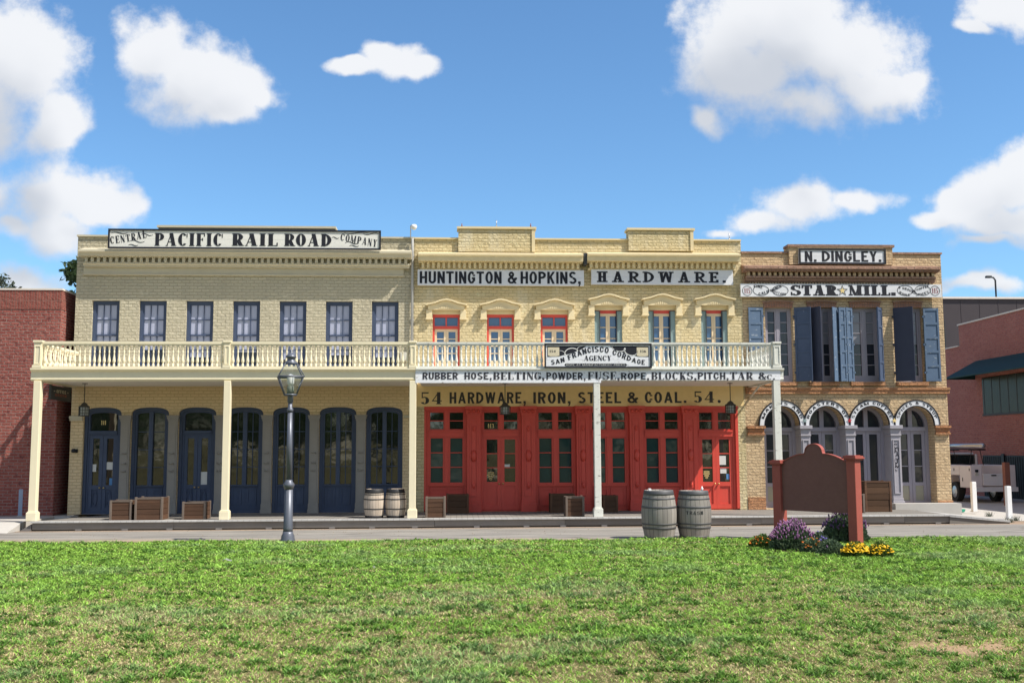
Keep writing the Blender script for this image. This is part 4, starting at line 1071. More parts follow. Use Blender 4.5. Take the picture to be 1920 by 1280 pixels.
# ================================================================== tan brick building (right)
def building_tan():
    root = empty('brick_building', ((XB1+XC1)/2, .0, 0), 'tan brick building with four arches and open blue shutters under the mill sign', 'building')
    x0, x1 = XB1+.002, XC1; zt = Z_(1580, 476)
    wpx = [(1436, 1487), (1519, 1565), (1597, 1650), (1682, 1731)]
    W = [R_(a, 577, c, 716) for a, c in wpx]; wz0, wz1 = W[2][2], W[2][3]
    arcs = [1466, 1550, 1634, 1718.3]; zsp = Z_(1590, 797); A = []
    for cx in arcs: A.append((X_(cx, 797), X_(cx+33.5, 797)-X_(cx, 797)))
    ra = sum(a[1] for a in A)/4; zha = Z_(1590, 760.5)-zsp
    # the four arches open as one: each arch head is its own hole, the iron columns stand between them
    holes = [rect(w[0], w[1], wz0, wz1) for w in W] + [arch_pts(cx, ra, ZD+.02, zsp, zha, 2.0, 22) for cx, r in A]
    b = MB(); wall_front(b, rect(x0, x1, 0, zt), holes, 0, .55); shell(b, x0, x1, 0, zt, 0, YB-1)
    b.build('wall', M['tan_brick'], root)
    P = MB(); r = R_(1479.5, 459, 1673.5, 496, -.08); P.box(r[0], r[1], -.08, .3, r[2], r[3]-.07); P.box(r[0]+.001, r[1]-.001, .301, .4, zt, r[3]-.071); P.build('parapet_block', M['tan_brick'], root)
    P = MB(); P.box(r[0]-.04, r[1]+.05, -.12, .32, r[3]-.069, r[3]); P.box(x0, r[0]-.001, -.04, .34, zt, zt+.05); P.box(r[1]+.001, x1+.03, -.04, .34, zt, zt+.05); P.build('coping', M['brown_brick'], root)
    Y = -.36; z = lambda y, Yy: Z_(1580, y, Yy); cx0, cx1 = X_(1396, 500, Y), X_(1764, 500, Y)
    C = MB(); C.prismx([(-.002, z(497, -.1)), (Y, z(499.5, Y)), (Y, z(504.5, Y)), (Y+.06, z(505, Y)), (Y+.06, z(508, Y)), (-.22, z(508.5, -.22)), (-.22, z(510, -.22)), (-.002, z(510, -.22))], cx0, cx1)
    zu, zl = z(510, -.22)-.002, z(518, -.22); C.box(cx0+.12, cx1-.12, -.09, -.002, zl, zu-.001)
    C.prismx([(-.002, zl-.001), (-.22, zl-.001), (-.22, zl-.06), (-.17, zl-.06), (-.17, zl-.12), (-.12, zl-.12), (-.12, zl-.16), (-.002, zl-.16)], cx0+.08, cx1-.08)
    C.build('cornice', M['brown_brick'], root)
    C = MB(); dentils(C, cx0+.12, cx1-.12, zl+.001, zu-.001, -.21, -.092, 36, .5); dentils(C, cx0+.2, cx1-.2, zl-.22, zl-.161, -.10, -.002, 64, .5); C.build('dentil_row', M['tan_brick'], root)
    # lintels, sills, band course
    for a, c in ((1431, 1487), (1512.5, 1568.5), (1592.5, 1650.5), (1675, 1729)):
        r = R_(a, 567, c, 577, -.03); L = MB(); n = 8
        top = [(r[0]+(r[1]-r[0])*i/n, r[3]-.02+.035*math.sin(PI*i/n)) for i in range(n+1)]; low = [(r[0]+.02+(r[1]-r[0]-.04)*i/n, r[2]+.02*math.sin(PI*i/n)) for i in range(n+1)]
        L.strip(top, low, -.03, -.002); L.build('brick_lintel', M['soldier_brick'], root)
        L = MB(); top2 = [(p[0]+(-.03 if i == 0 else .03 if i == n else 0), p[1]+.05) for i, p in enumerate(top)]; L.strip(top2, [(p[0], p[1]+.002) for p in top], -.07, -.002); L.build('hood_course', M['brown_brick'], root)
    for w in W: L = MB(); L.box(w[0]-.08, w[1]+.08, -.08, -.002, wz0-.10, wz0-.001); L.build('sill', M['orange_brick'], root)
    B = MB(); zb1, zb0 = Z_(1590, 726.5, -.06), Z_(1590, 737.5, -.06); B.box(x0+.03, x1+.05, -.06, -.002, zb0, zb1); B.box(x0+.02, x1+.06, -.085, -.002, zb1-.06, zb1-.001); B.build('band_course', M['orange_brick'], root)
    # upper windows
    for i, w in enumerate(W):
        f = MB(); a, c = w[0], w[1]; m_ = (a+c)/2; frame4(f, a, c, wz0, wz1, .06, .12, .24, .09)
        f.box(m_-.035, m_+.035, .13, .22, wz0+.09, wz1-.06)
        for q0, q1 in ((a+.06, m_-.035), (m_+.035, c-.06)):
            frame4(f, q0, q1, wz0+.09, wz1-.06, .045, .14, .21, .10); bars(f, q0+.045, q1-.045, wz0+.19, wz1-.105, 1, 6, .022, .15, .20)
        wo = f.build('window', M['lavender_frame'], root)
        hs = [(a+.105, m_-.08), (m_+.08, c-.105)]
        if i == 0:
            g = MB(); [panes(g, q0, q1, wz0+.19, wz1-.105, 1, 6, .185) for q0, q1 in hs]; g.build('glass', M['pane_slate'], wo, fixn=False)
        else:
            zq = wz0+.19+(wz1-.105-wz0-.19)*.5
            g = MB(); [panes(g, q0, q1, zq, wz1-.105, 1, 3, .185) for q0, q1 in hs]; g.build('glass', M['pane_curtain'], wo, fixn=False)
            g = MB(); [panes(g, q0, q1, wz0+.19, zq, 1, 3, .185) for q0, q1 in hs]; g.build('glass', M['pane_slate'], wo, fixn=False)
    # shutters: hinge x (pixel), width in metres, angle out of the wall, side (+1 runs right from the hinge), look
    def shutter(px_, w, ang, side, mat, rails, z0=None, z1=None, y=-.03, cols=1, par=root):
        h = Vector((X_(px_, 640, y), y, 0)); a = math.radians(ang); ax = Vector((side*math.cos(a), -math.sin(a), 0)); az = Vector((0, 0, 1)); ay = Vector((-ax.y, ax.x, 0))
        if ay.y > 0: ay = -ay
        z0 = z0 or wz0+.01; z1 = z1 or wz1-.01; zc = (z0+z1)/2; s = MB(); t = .016; c = lambda u, zz, d=0: h+ax*u+ay*d+Vector((0, 0, zz))
        s.obox(c(w/2, zc), ax, ay, az, w/2, .012, (z1-z0)/2)
        if rails:
            st = .05
            for k in range(cols):
                u0_, u1_ = w*k/cols, w*(k+1)/cols
                for u in (u0_+st/2, u1_-st/2): s.obox(c(u, zc, .021), ax, ay, az, st/2, .009, (z1-z0)/2-.001)
                for j in range(rails+1):
                    zz = z0+.045+(z1-z0-.09)*j/rails; s.obox(c((u0_+u1_)/2, zz, .020), ax, ay, az, (u1_-u0_)/2-st-.001, .008, .035)
        for j in (.12, .5, .88): s.obox(c(.0, z0+(z1-z0)*j, .0), ax, ay, az, .035, .03, .025)
        return s.build('shutter', M[mat], par)
    shutter(1431.5, .42, 3, -1, 'worn_shutter', 5, y=-.05)
    shutter(1491, .46, 32, 1, 'navy_shutter', 5)
    shutter(1519, .40, 58, 1, 'dark_shutter', 0)
    shutter(1573, .33, 42, -1, 'worn_shutter', 0)
    shutter(1599, .20, 14, -1, 'worn_shutter', 5, y=-.05); h2 = 1586
    shutter(1586.5, .21, 10, -1, 'worn_shutter', 5, y=-.10)
    shutter(1654, .34, 48, -1, 'navy_shutter', 4)
    shutter(1677, .55, 44, 1, 'dark_shutter', 0)
    shutter(1733, .43, 3, 1, 'worn_shutter', 5, y=-.05)
    # ground floor: imposts, orange feet, iron columns, glazed doors
    I = MB(); zi1, zi0 = Z_(1590, 798), Z_(1590, 815)
    for a, c in ((1400, 1434), (1752, 1781)):
        xa, xb = X_(a, 806), X_(c, 806); I.box(xa, xb, -.10, -.002, zi1-.07, zi1); I.box(xa+.03, xb-.03, -.05, -.002, zi0+.05, zi1-.071); I.box(xa+.01, xb-.01, -.08, -.002, zi0, zi0+.049)
    I.build('impost', M['orange_brick'], root)
    I = MB(); xa = X_(1402, 900); I.box(xa, A[0][0]-ra-.004, -.02, -.002, ZD, Z_(1420, 932)); I.box(A[3][0]+ra+.004, x1+.02, -.02, -.002, ZD+.15, Z_(1770, 938)); I.build('pier_foot', M['orange_brick'], root)
    for k in range(3):
        xa, xb = A[k][0]+ra, A[k+1][0]-ra; mx = (xa+xb)/2; h = (xb-xa)/2; c = MB()
        c.box(xa-.03, xb+.03, -.14, .53, ZD+.0, ZD+.22); c.box(xa-.012, xb+.012, -.11, .53, ZD+.221, ZD+.30)
        c.box(xa-.005, xb+.005, -.08, .53, ZD+.301, zsp-.30); frame4(c, mx-h*.75, mx+h*.75, ZD+.42, zsp-.40, .03, -.105, -.081)
        c.box(xa-.02, xb+.02, -.11, .53, zsp-.299, zsp-.25); c.box(xa-.012, xb+.012, -.09, .53, zsp-.249, zsp-.10); c.box(xa-.05, xb+.05, -.16, .53, zsp-.099, zsp-.003)
        co = c.build('iron_column', M['lavender_light'], root, bevel=.006)
        if k == 2:
            o = MB()
            for j in range(7):
                zz = ZD+1.12+j*.105; ring_line(o, mx+(.02 if j % 2 else -.02), zz, .05, .06, .025, -.09, 20+60*j, 300+60*j, 14)
            o.build('scroll_ornament', M['letter_faded'], co, fixn=False)
    for i, (cx, r) in enumerate(A):
        yw = .40; f = MB(); t = .10; zb_ = ZD+.02
        o = arch_pts(cx, ra-.001, zb_, zsp, zha-.001, 2.0, 22); n_ = arch_pts(cx, ra-t, zb_+.06, zsp, zha-t, 2.0, 22); f.ringxz(o, n_, yw, yw+.14)
        zr = Z_(1590, 804, yw); f.box(cx-ra+t, cx+ra-t, yw-.04, yw+.14, zr-.06, zr+.05)
        f.box(cx-.06, cx+.06, yw+.01, yw+.12, zr+.051, zsp+zha-t)
        d = f.build('arched_door', M['lavender_frame'], root)
        g = MB(); g.polyxz(arch_pts(cx, ra-t+.01, zr+.03, zsp, zha-t+.01, 2.0, 22), yw+.09); g.build('glass', M['pane_slate'], d, fixn=False)
        zp = ZD+.62
        for s in (-1, 1):
            q0, q1 = (cx-ra+t+.002, cx-.004) if s < 0 else (cx+.004, cx+ra-t-.002); l = MB(); st = .085; z0, z1 = zb_+.061, zr-.061
            l.box(q0, q0+st, yw+.03, yw+.09, z0, z1); l.box(q1-st, q1, yw+.03, yw+.09, z0, z1); l.box(q0+st, q1-st, yw+.03, yw+.09, z1-.09, z1); l.box(q0+st, q1-st, yw+.03, yw+.09, zp, zp+.10); l.box(q0+st, q1-st, yw+.03, yw+.09, z0, z0+.12)
            if i != 2: bars(l, q0+st, q1-st, zp+.10, z1-.09, 1, 3, .024, yw+.04, yw+.08)
            lf = l.build('door_leaf', M['lavender_frame'], d)
            p = MB(); p.box(q0+st, q1-st, yw+.055, yw+.08, z0+.12, zp); p.build('door_panel', M['greenish_panel'], d)
            g = MB(); panes(g, q0+st, q1-st, zp+.10, z1-.09, 1, 1 if i == 2 else 3, yw+.065); g.build('glass', M['pane_slate'], d, fixn=False)
    s = MB(); s.box(X_(1676, 950, -.3), x1+.06, -.42, -.003, .01, ZD+.16); s.build('door_step', M['concrete'], root)
    return root, A, ra, zsp, zha
TAN, ARCH, RA, ZSP, ZHA = building_tan()

# ================================================================== boardwalk
YF = -2.86
def boardwalk():
    xl = X_(60, 970, YF); xr = X_(1780, 958, YF); xe = X_(1893, 966, YF)
    root = empty('boardwalk', ((xl+xr)/2, YF, 0), 'long low wooden boardwalk of worn grey planks along the three shop fronts', 'boardwalk')
    b = MB(); b.prismz([(xl, YF+.121), (xr, YF+.121), (xr, -.0), (X_(139, 957)+.0, -.0), (xl+1.0, -.0)], ZD-.05, ZD); b.build('deck', M['deck_wood'], root)
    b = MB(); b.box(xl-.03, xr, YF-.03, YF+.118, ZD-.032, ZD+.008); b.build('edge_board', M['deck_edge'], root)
    b = MB(); xs = [xl]
    while xs[-1] < xr: xs.append(min(xr, xs[-1]+random.uniform(2.2, 3.8)))
    for i in range(len(xs)-1):
        q = random.uniform(0, .012); b.box(xs[i]+.004, xs[i+1]-.004, YF+.02+q, YF+.07+q, .040, ZD-.034)
    b.box(xl, xr, YF+.10, YF+.14, .0, .05)
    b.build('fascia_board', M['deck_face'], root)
    b = MB(); n = 19
    for i in range(n): x = xl+1.0+(xr-xl-1.4)*i/(n-1)+random.uniform(-.25, .25); b.box(x, x+.14, YF-.0, YF+.098, .0, .042)
    b.build('foot_block', M['plank_dark'], root)
    b = MB(); b.prism([(xr, ZD+.004), (xr, ZD-.05), (xe, .03), (xe, .075)], YF-.03, -.9); b.build('ramp', M['deck_edge'], root)
    b = MB(); b.prism([(xr, ZD-.052), (xr, .0), (xe, .0), (xe, .028)], YF+.0, -.95); b.build('ramp_side', M['deck_face'], root)
    b = MB(); b.prism([(xl-.02, ZD-.06), (xl-.02, .0), (xl-.30, .0)], YF+.02, YF+.3); b.build('end_board', M['plank_dark'], root)
    return root
boardwalk()
xa = X_(60, 970, YF)-.34
b = MB(); b.prismx([(-2.551, .20), (-3.35, .03), (-3.42, .002), (-2.551, .002)], xa-14, xa); put(b.build('concrete_apron', M['concrete'], origin=(xa, -3.3, 0)), 'pale sloping concrete apron at the left end of the boardwalk', 'slab')

# ================================================================== porches
YP = -2.70
def baluster_mesh(h, mat, name='baluster'):
    b = MB(); s = .030
    pr = [(s, .0), (s, .10*h), (s*.6, .13*h), (s*.75, .16*h), (s*1.25, .22*h), (s*1.3, .27*h), (s*1.05, .36*h), (s*.62, .52*h), (s*.50, .63*h), (s*.75, .68*h), (s*.75, .71*h), (s*.55, .73*h), (s*.62, .80*h), (s*.9, .85*h), (s, .87*h), (s, h)]
    b.lathe(pr, (0, 0, 0), 10, True, cap=False); return b.build(name, mat, origin=(0, 0, 0))
def porch(label, xl, xr, posts, newels, mat, dirt, side, rail_px, seed):
    """posts and newels are pixel x; side -1 closes the gallery at its left end, +1 at its right end"""
    rnd = random.Random(seed)
    ym = 665; cx = 420 if side < 0 else 1120
    z = lambda y: Z_(cx, y, YP)
    ztop, zrl, zrb, zfl = z(640.5 if side < 0 else 642), z(648), z(686.5), z(690.5)
    zf0 = z(714); x0, x1 = X_(xl, ym, YP), X_(xr, ym, YP)
    root = empty('porch', ((x0+x1)/2, YP, ZD), label, 'porch')
    f = MB(); zc = zf0+.035
    f.box(x0+.05, x1-.05, YP+.09, -.003, zc+.02, zfl-.07); f.build('gallery_floor', M['ceiling_paint'], root)
    f = MB()
    prof = [(YP-.10, zfl), (YP-.10, zfl-.035), (YP-.05, zfl-.07), (YP-.02, zfl-.09), (YP-.02, zf0+.075), (YP-.035, zf0+.06), (YP-.035, zf0+.04), (YP, zf0), (YP+.088, zf0), (YP+.088, zfl)]
    f.prismx(prof, x0-(.06 if side < 0 else 0), x1+(.06 if side > 0 else 0))
    xe = x0 if side < 0 else x1; q = (-1 if side < 0 else 1)
    xi, xo = xe-q*.09, xe+q*.02
    f.box(xi, xo, YP+.09, -.003, zf0, zfl-.001); f.box(xo, xo+q*.06, YP+.09, -.003, zfl-.05, zfl-.0015)
    f.build('fascia', M[mat], root)
    for (px_, pw, yb_) in posts:
        x = X_(px_, 840, YP); hw = pw/2*26.3/F; p = MB(); p.box(x-hw, x+hw, YP-hw+.03, YP+hw+.03, ZD+.20, zf0-.001)
        p.box(x-hw-.035, x+hw+.035, YP-hw-.005, YP+hw+.065, ZD+.009, ZD+.21); p.box(x-hw-.02, x+hw+.02, YP-hw+.01, YP+hw+.05, ZD+.211, ZD+.235)
        p.build('post', M[mat], root, bevel=.008)
    # rails
    r = MB(); r.box(x0, x1, YP-.055, YP+.055, zrl+.035, ztop); r.box(x0+.01, x1-.01, YP-.04, YP+.04, zrl, zrl+.034)
    r.box(xe-q*.0, xe-q*.11, YP+.056, -.004, zrl+.035, ztop-.001); r.box(xe-q*.015, xe-q*.095, YP+.056, -.004, zrl, zrl+.034); r.build('top_rail', M[mat], root)
    r = MB(); r.box(x0+.01, x1-.01, YP-.045, YP+.045, zfl+.002, zrb); r.box(xe-q*.01, xe-q*.10, YP+.046, -.004, zfl+.002, zrb-.001); r.build('bottom_rail', M[dirt], root)
    for (a, c) in newels:
        xa, xb = X_(a, ym, YP), X_(c, ym, YP); n = MB(); n.box(xa, xb, YP-.075, YP+.085, zfl+.003, ztop+.004); n.box(xa-.02, xb+.02, YP-.10, YP+.105, zfl+.004, zrb+.02); n.box(xa-.02, xb+.02, YP-.10, YP+.105, ztop-.03, ztop+.02)
        m_, h_ = (xa+xb)/2, (xb-xa)/2; frame4(n, m_-h_*.8, m_+h_*.8, zrb+.04, zrl-.01, .025, -.09+YP, -.0755+YP); n.build('newel', M[mat], root, bevel=.005)
    proto = baluster_mesh(zrl-zrb, M[mat]); sp = .1205; spans = []
    edges = sorted([(X_(a, ym, YP), X_(c, ym, YP)) for a, c in newels]); cur = x0
    for a, c in edges+[(x1, x1)]:
        if a-cur > sp: spans.append((cur, a))
        cur = c
    pts = []
    for a, c in spans:
        n = int(round((c-a)/sp)); pts += [(a+(c-a)*(i+.5)/n, YP) for i in range(n)]
    L = -YP-.10; n = 17; pts += [(xe-q*.055, YP+.12+L*(i+.5)/n-.06) for i in range(n)]
    hide = None if side < 0 else (X_(1027, 665, YP), X_(1215, 665, YP))
    pts = [p for p in pts if not (hide and hide[0] < p[0] < hide[1] and p[1] == YP)]
    for i, (x, y) in enumerate(pts):
        o = proto if i == 0 else proto.copy()
        if i: COL.objects.link(o)
        o.parent = root; o.location = Vector((x, y, zrb)) - wl(root); o.rotation_euler = (rnd.uniform(-.008, .008), rnd.uniform(-.012, .012) if side > 0 else 0, rnd.uniform(0, 6))
    # ceiling boards
    c = MB(); c.box(x0+.09, x1-.09, YP+.092, -.003, zc-.0, zc+.018); c.build('ceiling', M['ceiling_paint'], root)
    if side > 0:
        r = MB(); r.tube([(x1-.06, -.02, zf0-.30), (x1-.06, -1.0, zf0-.01)], .03, 6); r.build('bracket', M[mat], root)
    return root, x0, x1, zf0, zfl, zc
P1 = porch('cream porch with balustraded gallery along the railroad company building', 65, 779.5, [(66, 13, 0), (424, 12.5, 0), (773.5, 12.5, 0)],
      [(65, 80), (420.5, 432.5), (768.5, 780)], 'cream', 'cream_dirty', -1, None, 1)
P2 = porch('weathered white porch with balustraded gallery in front of the red storefront', 780, 1463, [(1120, 12, 0), (1459, 13, 0)], [(1448, 1462)], 'weathered_white', 'weathered_white', 1, None, 2)

# ================================================================== signs
def sign(label, px_rect, y, thick, mat, border=None, bt=.045, bmat='letter_black', pos=None):
    x0, x1, z0, z1 = R_(*px_rect, y)
    root = empty('sign', ((x0+x1)/2, y, z0), label, 'sign')
    b = MB(); n = max(1, round((z1-z0)/.22)); h = (z1-z0)/n
    for i in range(n): b.box(x0, x1, y+random.uniform(0, .002), y+thick, z0+h*i+(.0015 if i else 0), z0+h*(i+1)-(.0015 if i < n-1 else 0))
    b.build('board', M[mat], root)
    if border:
        f = MB(); frame4(f, x0-.005, x1+.005, z0-.005, z1+.005, bt, y-.025, y-.002); f.build('frame', M[bmat], root)
    return root, x0, x1, z0, z1
def words(root, y, items, mat='letter_black', name='lettering'):
    b = MB()
    for it in items:
        txt, sty, q = it[:3]; sp = it[3] if len(it) > 3 else .12
        letters(b, txt, sty, *R_(*q, y), y-.004, sp)
    return b.build(name, M[mat], root, fixn=False)
def quadr(x0, x1, z0, z1, fn):  # curve helper: s,t -> x,z along a baseline fn(s) -> (x, z, angle, height)
    def f(s, t):
        x, z, a, h = fn(s); return x-math.sin(a)*t*h, z+math.cos(a)*t*h
    return f
def scroll(b, x, z, w, h, y, flip=1):
    pts = [(x+flip*w*(i/24-.5), z+h*math.sin(i/24*2*PI)*(1-.3*i/24)) for i in range(25)]; ribbon(b, pts, .035, y)

# railroad sign on the cornice
Y = -.47
root, x0, x1, z0, z1 = sign('very long ivory sign with black border standing on the khaki cornice', (203, 431, 714, 467), Y, .06, 'sign_ivory', True)
words(root, Y, [('PACIFIC', 'bold', (290, 437.5, 418, 461)), ('RAIL', 'bold', (435, 438, 521, 461)), ('ROAD', 'bold', (533, 438.5, 621.5, 461.5))])
b = MB(); a0, a1, q0, q1 = R_(208, 437, 275, 457, Y)
letters_on(b, 'CENTRAL', 'roman', quadr(0, 0, 0, 0, lambda s: (a0+(a1-a0)*s, q0+(q1-q0)*(.05+.62*(s-.12*math.sin(PI*s)))-.02, .15, .20)), Y-.004, .22)
a0b, a1b, q0b, q1b = R_(638, 437, 706, 459, Y)
letters_on(b, 'COMPANY', 'roman', quadr(0, 0, 0, 0, lambda s: (a0b+(a1b-a0b)*s, q1b-.20-(q1b-q0b)*(.02+.55*s), -.13, .20)), Y-.004, .22)
for (px_, py, w, h) in ((224, 437, 30, 1.6), (276, 440, 22, 2.2), (257, 452.5, 28, 2.6), (250, 459.5, 18, 1.4), (668, 437, 46, -1.6), (696, 438.5, 30, -1.6), (660, 455.5, 26, 2.6), (664, 461, 18, 1.4), (629, 446, 14, 1.6)):
    scroll(b, X_(px_, py, Y), Z_(px_, py, Y), w*28.6/F, h*28.6/F, Y-.004)
b.build('scroll_lettering', M['letter_black'], root, fixn=False)
# two boards of the hardware merchants
Y = -.16
root, *_ = sign('long white board with crowded block letters and an ampersand under the yellow cornice', (783, 506, 1095, 535), Y, .10, 'sign_white')
words(root, Y, [('HUNTINGTON', 'gothic', (787, 509, 940.5, 531.5)), ('&', 'gothic', (952, 509.5, 969, 531.5)), ('HOPKINS,', 'gothic', (976, 509.5, 1089, 532))])
root, *_ = sign('white board with spaced slab letters reading HARDWARE right of the drainpipe', (1109, 506, 1374.5, 533.5), Y, .10, 'sign_white')
words(root, Y, [('HARDWARE.', 'slab', (1119, 509.5, 1361, 529.5), .26)])
# N. DINGLEY
Y = -.14
root, *_ = sign('small white sign framed in black on the raised parapet of the tan building', (1498, 466.5, 1660.5, 495), Y, .055, 'sign_white', True, .05)
words(root, Y, [('N.', 'gothic', (1509, 471, 1531, 490.5)), ('DINGLEY.', 'gothic', (1541, 471, 1652.5, 490.5))])
# STAR MILL
Y = -.20
root, x0, x1, z0, z1 = sign('long white mill sign with a gold star over the blue shutters', (1389, 532.5, 1765.5, 556.5), Y, .09, 'sign_white')
words(root, Y, [('STAR', 'fat', (1482, 534.5, 1568, 554), .04), ('MILL.', 'fat', (1591, 534.5, 1679.5, 554), .04)])
b = MB(); k = 29.5/F
sx, sz = X_(1579.5, 545, Y), Z_(1579.5, 545, Y); R1, R2 = 11*k, 4.6*k
st = [(sx+(R1 if i % 2 == 0 else R2)*math.sin(i*PI/5), sz+(R1 if i % 2 == 0 else R2)*math.cos(i*PI/5)) for i in range(10)]
b.ringxz(st, [(sx+(p[0]-sx)*.80, sz+(p[1]-sz)*.80) for p in st], Y-.006, Y-.002); b.build('star_outline', M['letter_faded'], root)
b = MB(); b.prism([(sx+(p[0]-sx)*.55, sz+(p[1]-sz)*.55) for p in st], Y-.006, Y-.002); b.build('star_centre', M['letter_gold'], root)
b = MB()
for (cx, cy) in ((1401, 545), (1753, 545)): ring_line(b, X_(cx, cy, Y), Z_(cx, cy, Y), 9*k, 9*k, .014, Y-.004)
for (c0, dx) in ((1427, 1), (1463, -1)): ring_line(b, X_(c0, 544.5, Y), Z_(c0, 544.5, Y), 15*k, 9.5*k, .016, Y-.004, 0, 360)
for (c0, dx) in ((1697, 1), (1730, -1)): ring_line(b, X_(c0, 544.5, Y), Z_(c0, 544.5, Y), 15*k, 9.5*k, .016, Y-.004, 0, 360)
def curved(b, txt, xa, ya, xb, yb, bend, h, sty='plain', sp=.16):
    ax, az, bx, bz = X_(xa, ya, Y), Z_(xa, ya, Y), X_(xb, yb, Y), Z_(xb, yb, Y); L = math.hypot(bx-ax, bz-az); an = math.atan2(bz-az, bx-ax)
    letters_on(b, txt, sty, quadr(0, 0, 0, 0, lambda s: (ax+(bx-ax)*s-math.sin(an)*bend*math.sin(PI*s), az+(bz-az)*s+math.cos(an)*bend*math.sin(PI*s), an+bend*PI*math.cos(PI*s)/L, h*k)), Y-.004, sp)
for t in (('FINE', 1414, 539.5, 1429, 541.5, .02, 5), ('CALIFORNIA', 1423, 554, 1466, 538.5, -.02, 5.2), ('MUSTARD', 1446, 545.5, 1474, 554, -.03, 4.6),
          ('& GROUND', 1684, 540.5, 1716, 552, .03, 4.6), ('WHOLE', 1685, 549, 1706, 555, -.03, 4.4), ('& COFFEE', 1712, 547.5, 1742, 538, .0, 4.2), ('SPICES', 1717, 554.5, 1742, 549, -.02, 4.4)): curved(b, *t)
b.build('scroll_lettering', M['letter_black'], root, fixn=False)
b = MB()
for cx in (1401, 1753): letters(b, '115', 'roman', *R_(cx-6, 540, cx+6, 550, Y), Y-.004, .08)
b.build('badge_lettering', M['letter_red'], root, fixn=False)
# gallery sign of the rope agency
Y = YP-.13
root, x0, x1, z0, z1 = sign('square white rope agency sign with arched letters hung on the balustrade', (1021, 644, 1221.5, 689.5), Y, .05, 'sign_worn', True, .04)
gx = lambda p: X_(p, 667, Y); gz = lambda p: Z_(1121, p, Y); k = 26.2/F
b = MB(); ya = Y-.0015
for s in (-1, 1):
    cxm = (x0+x1)/2; xo = x0+.07 if s < 0 else x1-.07; sgn = -s
    tri = [(xo, gz(648.5)), (xo, gz(669))] + [(xo+sgn*.28, gz(668.5)), (xo+sgn*.36, gz(666.5)), (xo+sgn*.58, gz(663)), (xo+sgn*.84, gz(656)), (xo+sgn*1.0, gz(648.5))]
    b.polyxz(tri, ya)
lz = [(gx(1058), gz(683.8)), (gx(1060.5), gz(686.3)), (gx(1173), gz(686.3)), (gx(1176), gz(683.8)), (gx(1173), gz(681.2)), (gx(1060.5), gz(681.2))]
b.polyxz(lz, ya); b.build('painted_ground', M['letter_black'], root, fixn=False)
b = MB()
def bell(s):
    x = gx(1033)+(gx(1209)-gx(1033))*s; c = math.cos((s-.5)*2*PI); zz = gz(683.5)+(gz(659.8)-gz(683.5))*(.5+.5*c)**.9
    dz = -(gz(661.5)-gz(683.5))*.5*2*PI*math.sin((s-.5)*2*PI)/(gx(1209)-gx(1033)); return x, zz, math.atan(dz)*.8, (8.8+2.2*(.5+.5*c))*k
letters_on(b, 'SAN FRANCISCO CORDAGE', 'plain', quadr(0, 0, 0, 0, bell), Y-.004, .16)
letters(b, 'AGENCY', 'roman', *R_(1095, 666.5, 1146, 676, Y), Y-.004, .10); b.build('lettering', M['letter_black'], root, fixn=False)
b = MB(); letters(b, "ROPE AT MANUFACTURERS' PRICES", 'thin', *R_(1062, 682, 1172, 685.6, Y), Y-.005, .16)
for s in (-1, 1):
    xo = x0+.07 if s < 0 else x1-.07; q = -s
    pts = [(xo+q*(.30+.62*i/40)+.075*math.sin(i/40*4*PI), gz(650+12*(1-i/40))+.085*math.cos(i/40*4*PI)*(1-.45*i/40)-.02) for i in range(41)]; ribbon(b, pts, .035, Y-.003)
b.build('rope_scroll', M['letter_white'], root, fixn=False)
b = MB()
for s in (-1, 1):
    xo = x0+.085 if s < 0 else x1-.085; q = -s; a, c = sorted((xo, xo+q*.29)); b.polyxz([(a, gz(667)), (c, gz(667)), (c, gz(651)), (a, gz(651))], Y-.003); ring_line(b, (a+c)/2, gz(665.5), .14, .03, .012, Y-.0045, 180, 360, 12)
b.build('rope_drum', M['rope_tan'], root, fixn=False)
b = MB(); letters(b, '154', 'roman', *R_(1030, 656, 1042, 660.5, Y), Y-.006, .12); letters(b, '156', 'roman', *R_(1200, 656, 1211.5, 660.5, Y), Y-.006, .12); b.build('drum_number', M['letter_black'], root, fixn=False)
# long board along the gallery floor
Y = YP-.06
root, x0, x1, z0, z1 = sign('very long peeling white board listing rubber hose to tar along the gallery edge', (779, 694, 1463.5, 712.5), Y, .022, 'sign_worn')
xk = X_(1127, 705, Y); b = MB(); b.box(x0, xk, Y+.001, Y+.022, Z_(950, 717.5, Y), z0-.001); b.build('lower_board', M['sign_worn'], root)
words(root, Y, [('RUBBER', 'plain', (792.5, 698, 858.5, 711)), ('HOSE,', 'plain', (871, 698, 922, 711)), ('BELTING,', 'roman', (924.5, 697.5, 1021, 711.5)), ('POWDER,', 'plain', (1024.5, 698, 1098, 711.5)), ('FUSE,', 'roman', (1102, 697, 1162, 711.5)),
                ('ROPE,', 'plain', (1164.5, 698.5, 1217, 711)), ('BLOCKS,', 'roman', (1221, 697.5, 1306, 711.5)), ('PITCH,', 'plain', (1308.5, 698, 1366, 711)), ('TAR', 'roman', (1369, 697.5, 1411, 711)), ('&', 'roman', (1422, 698, 1437, 711)), ('C.', 'roman', (1438, 702, 1453, 711))], 'letter_faded')
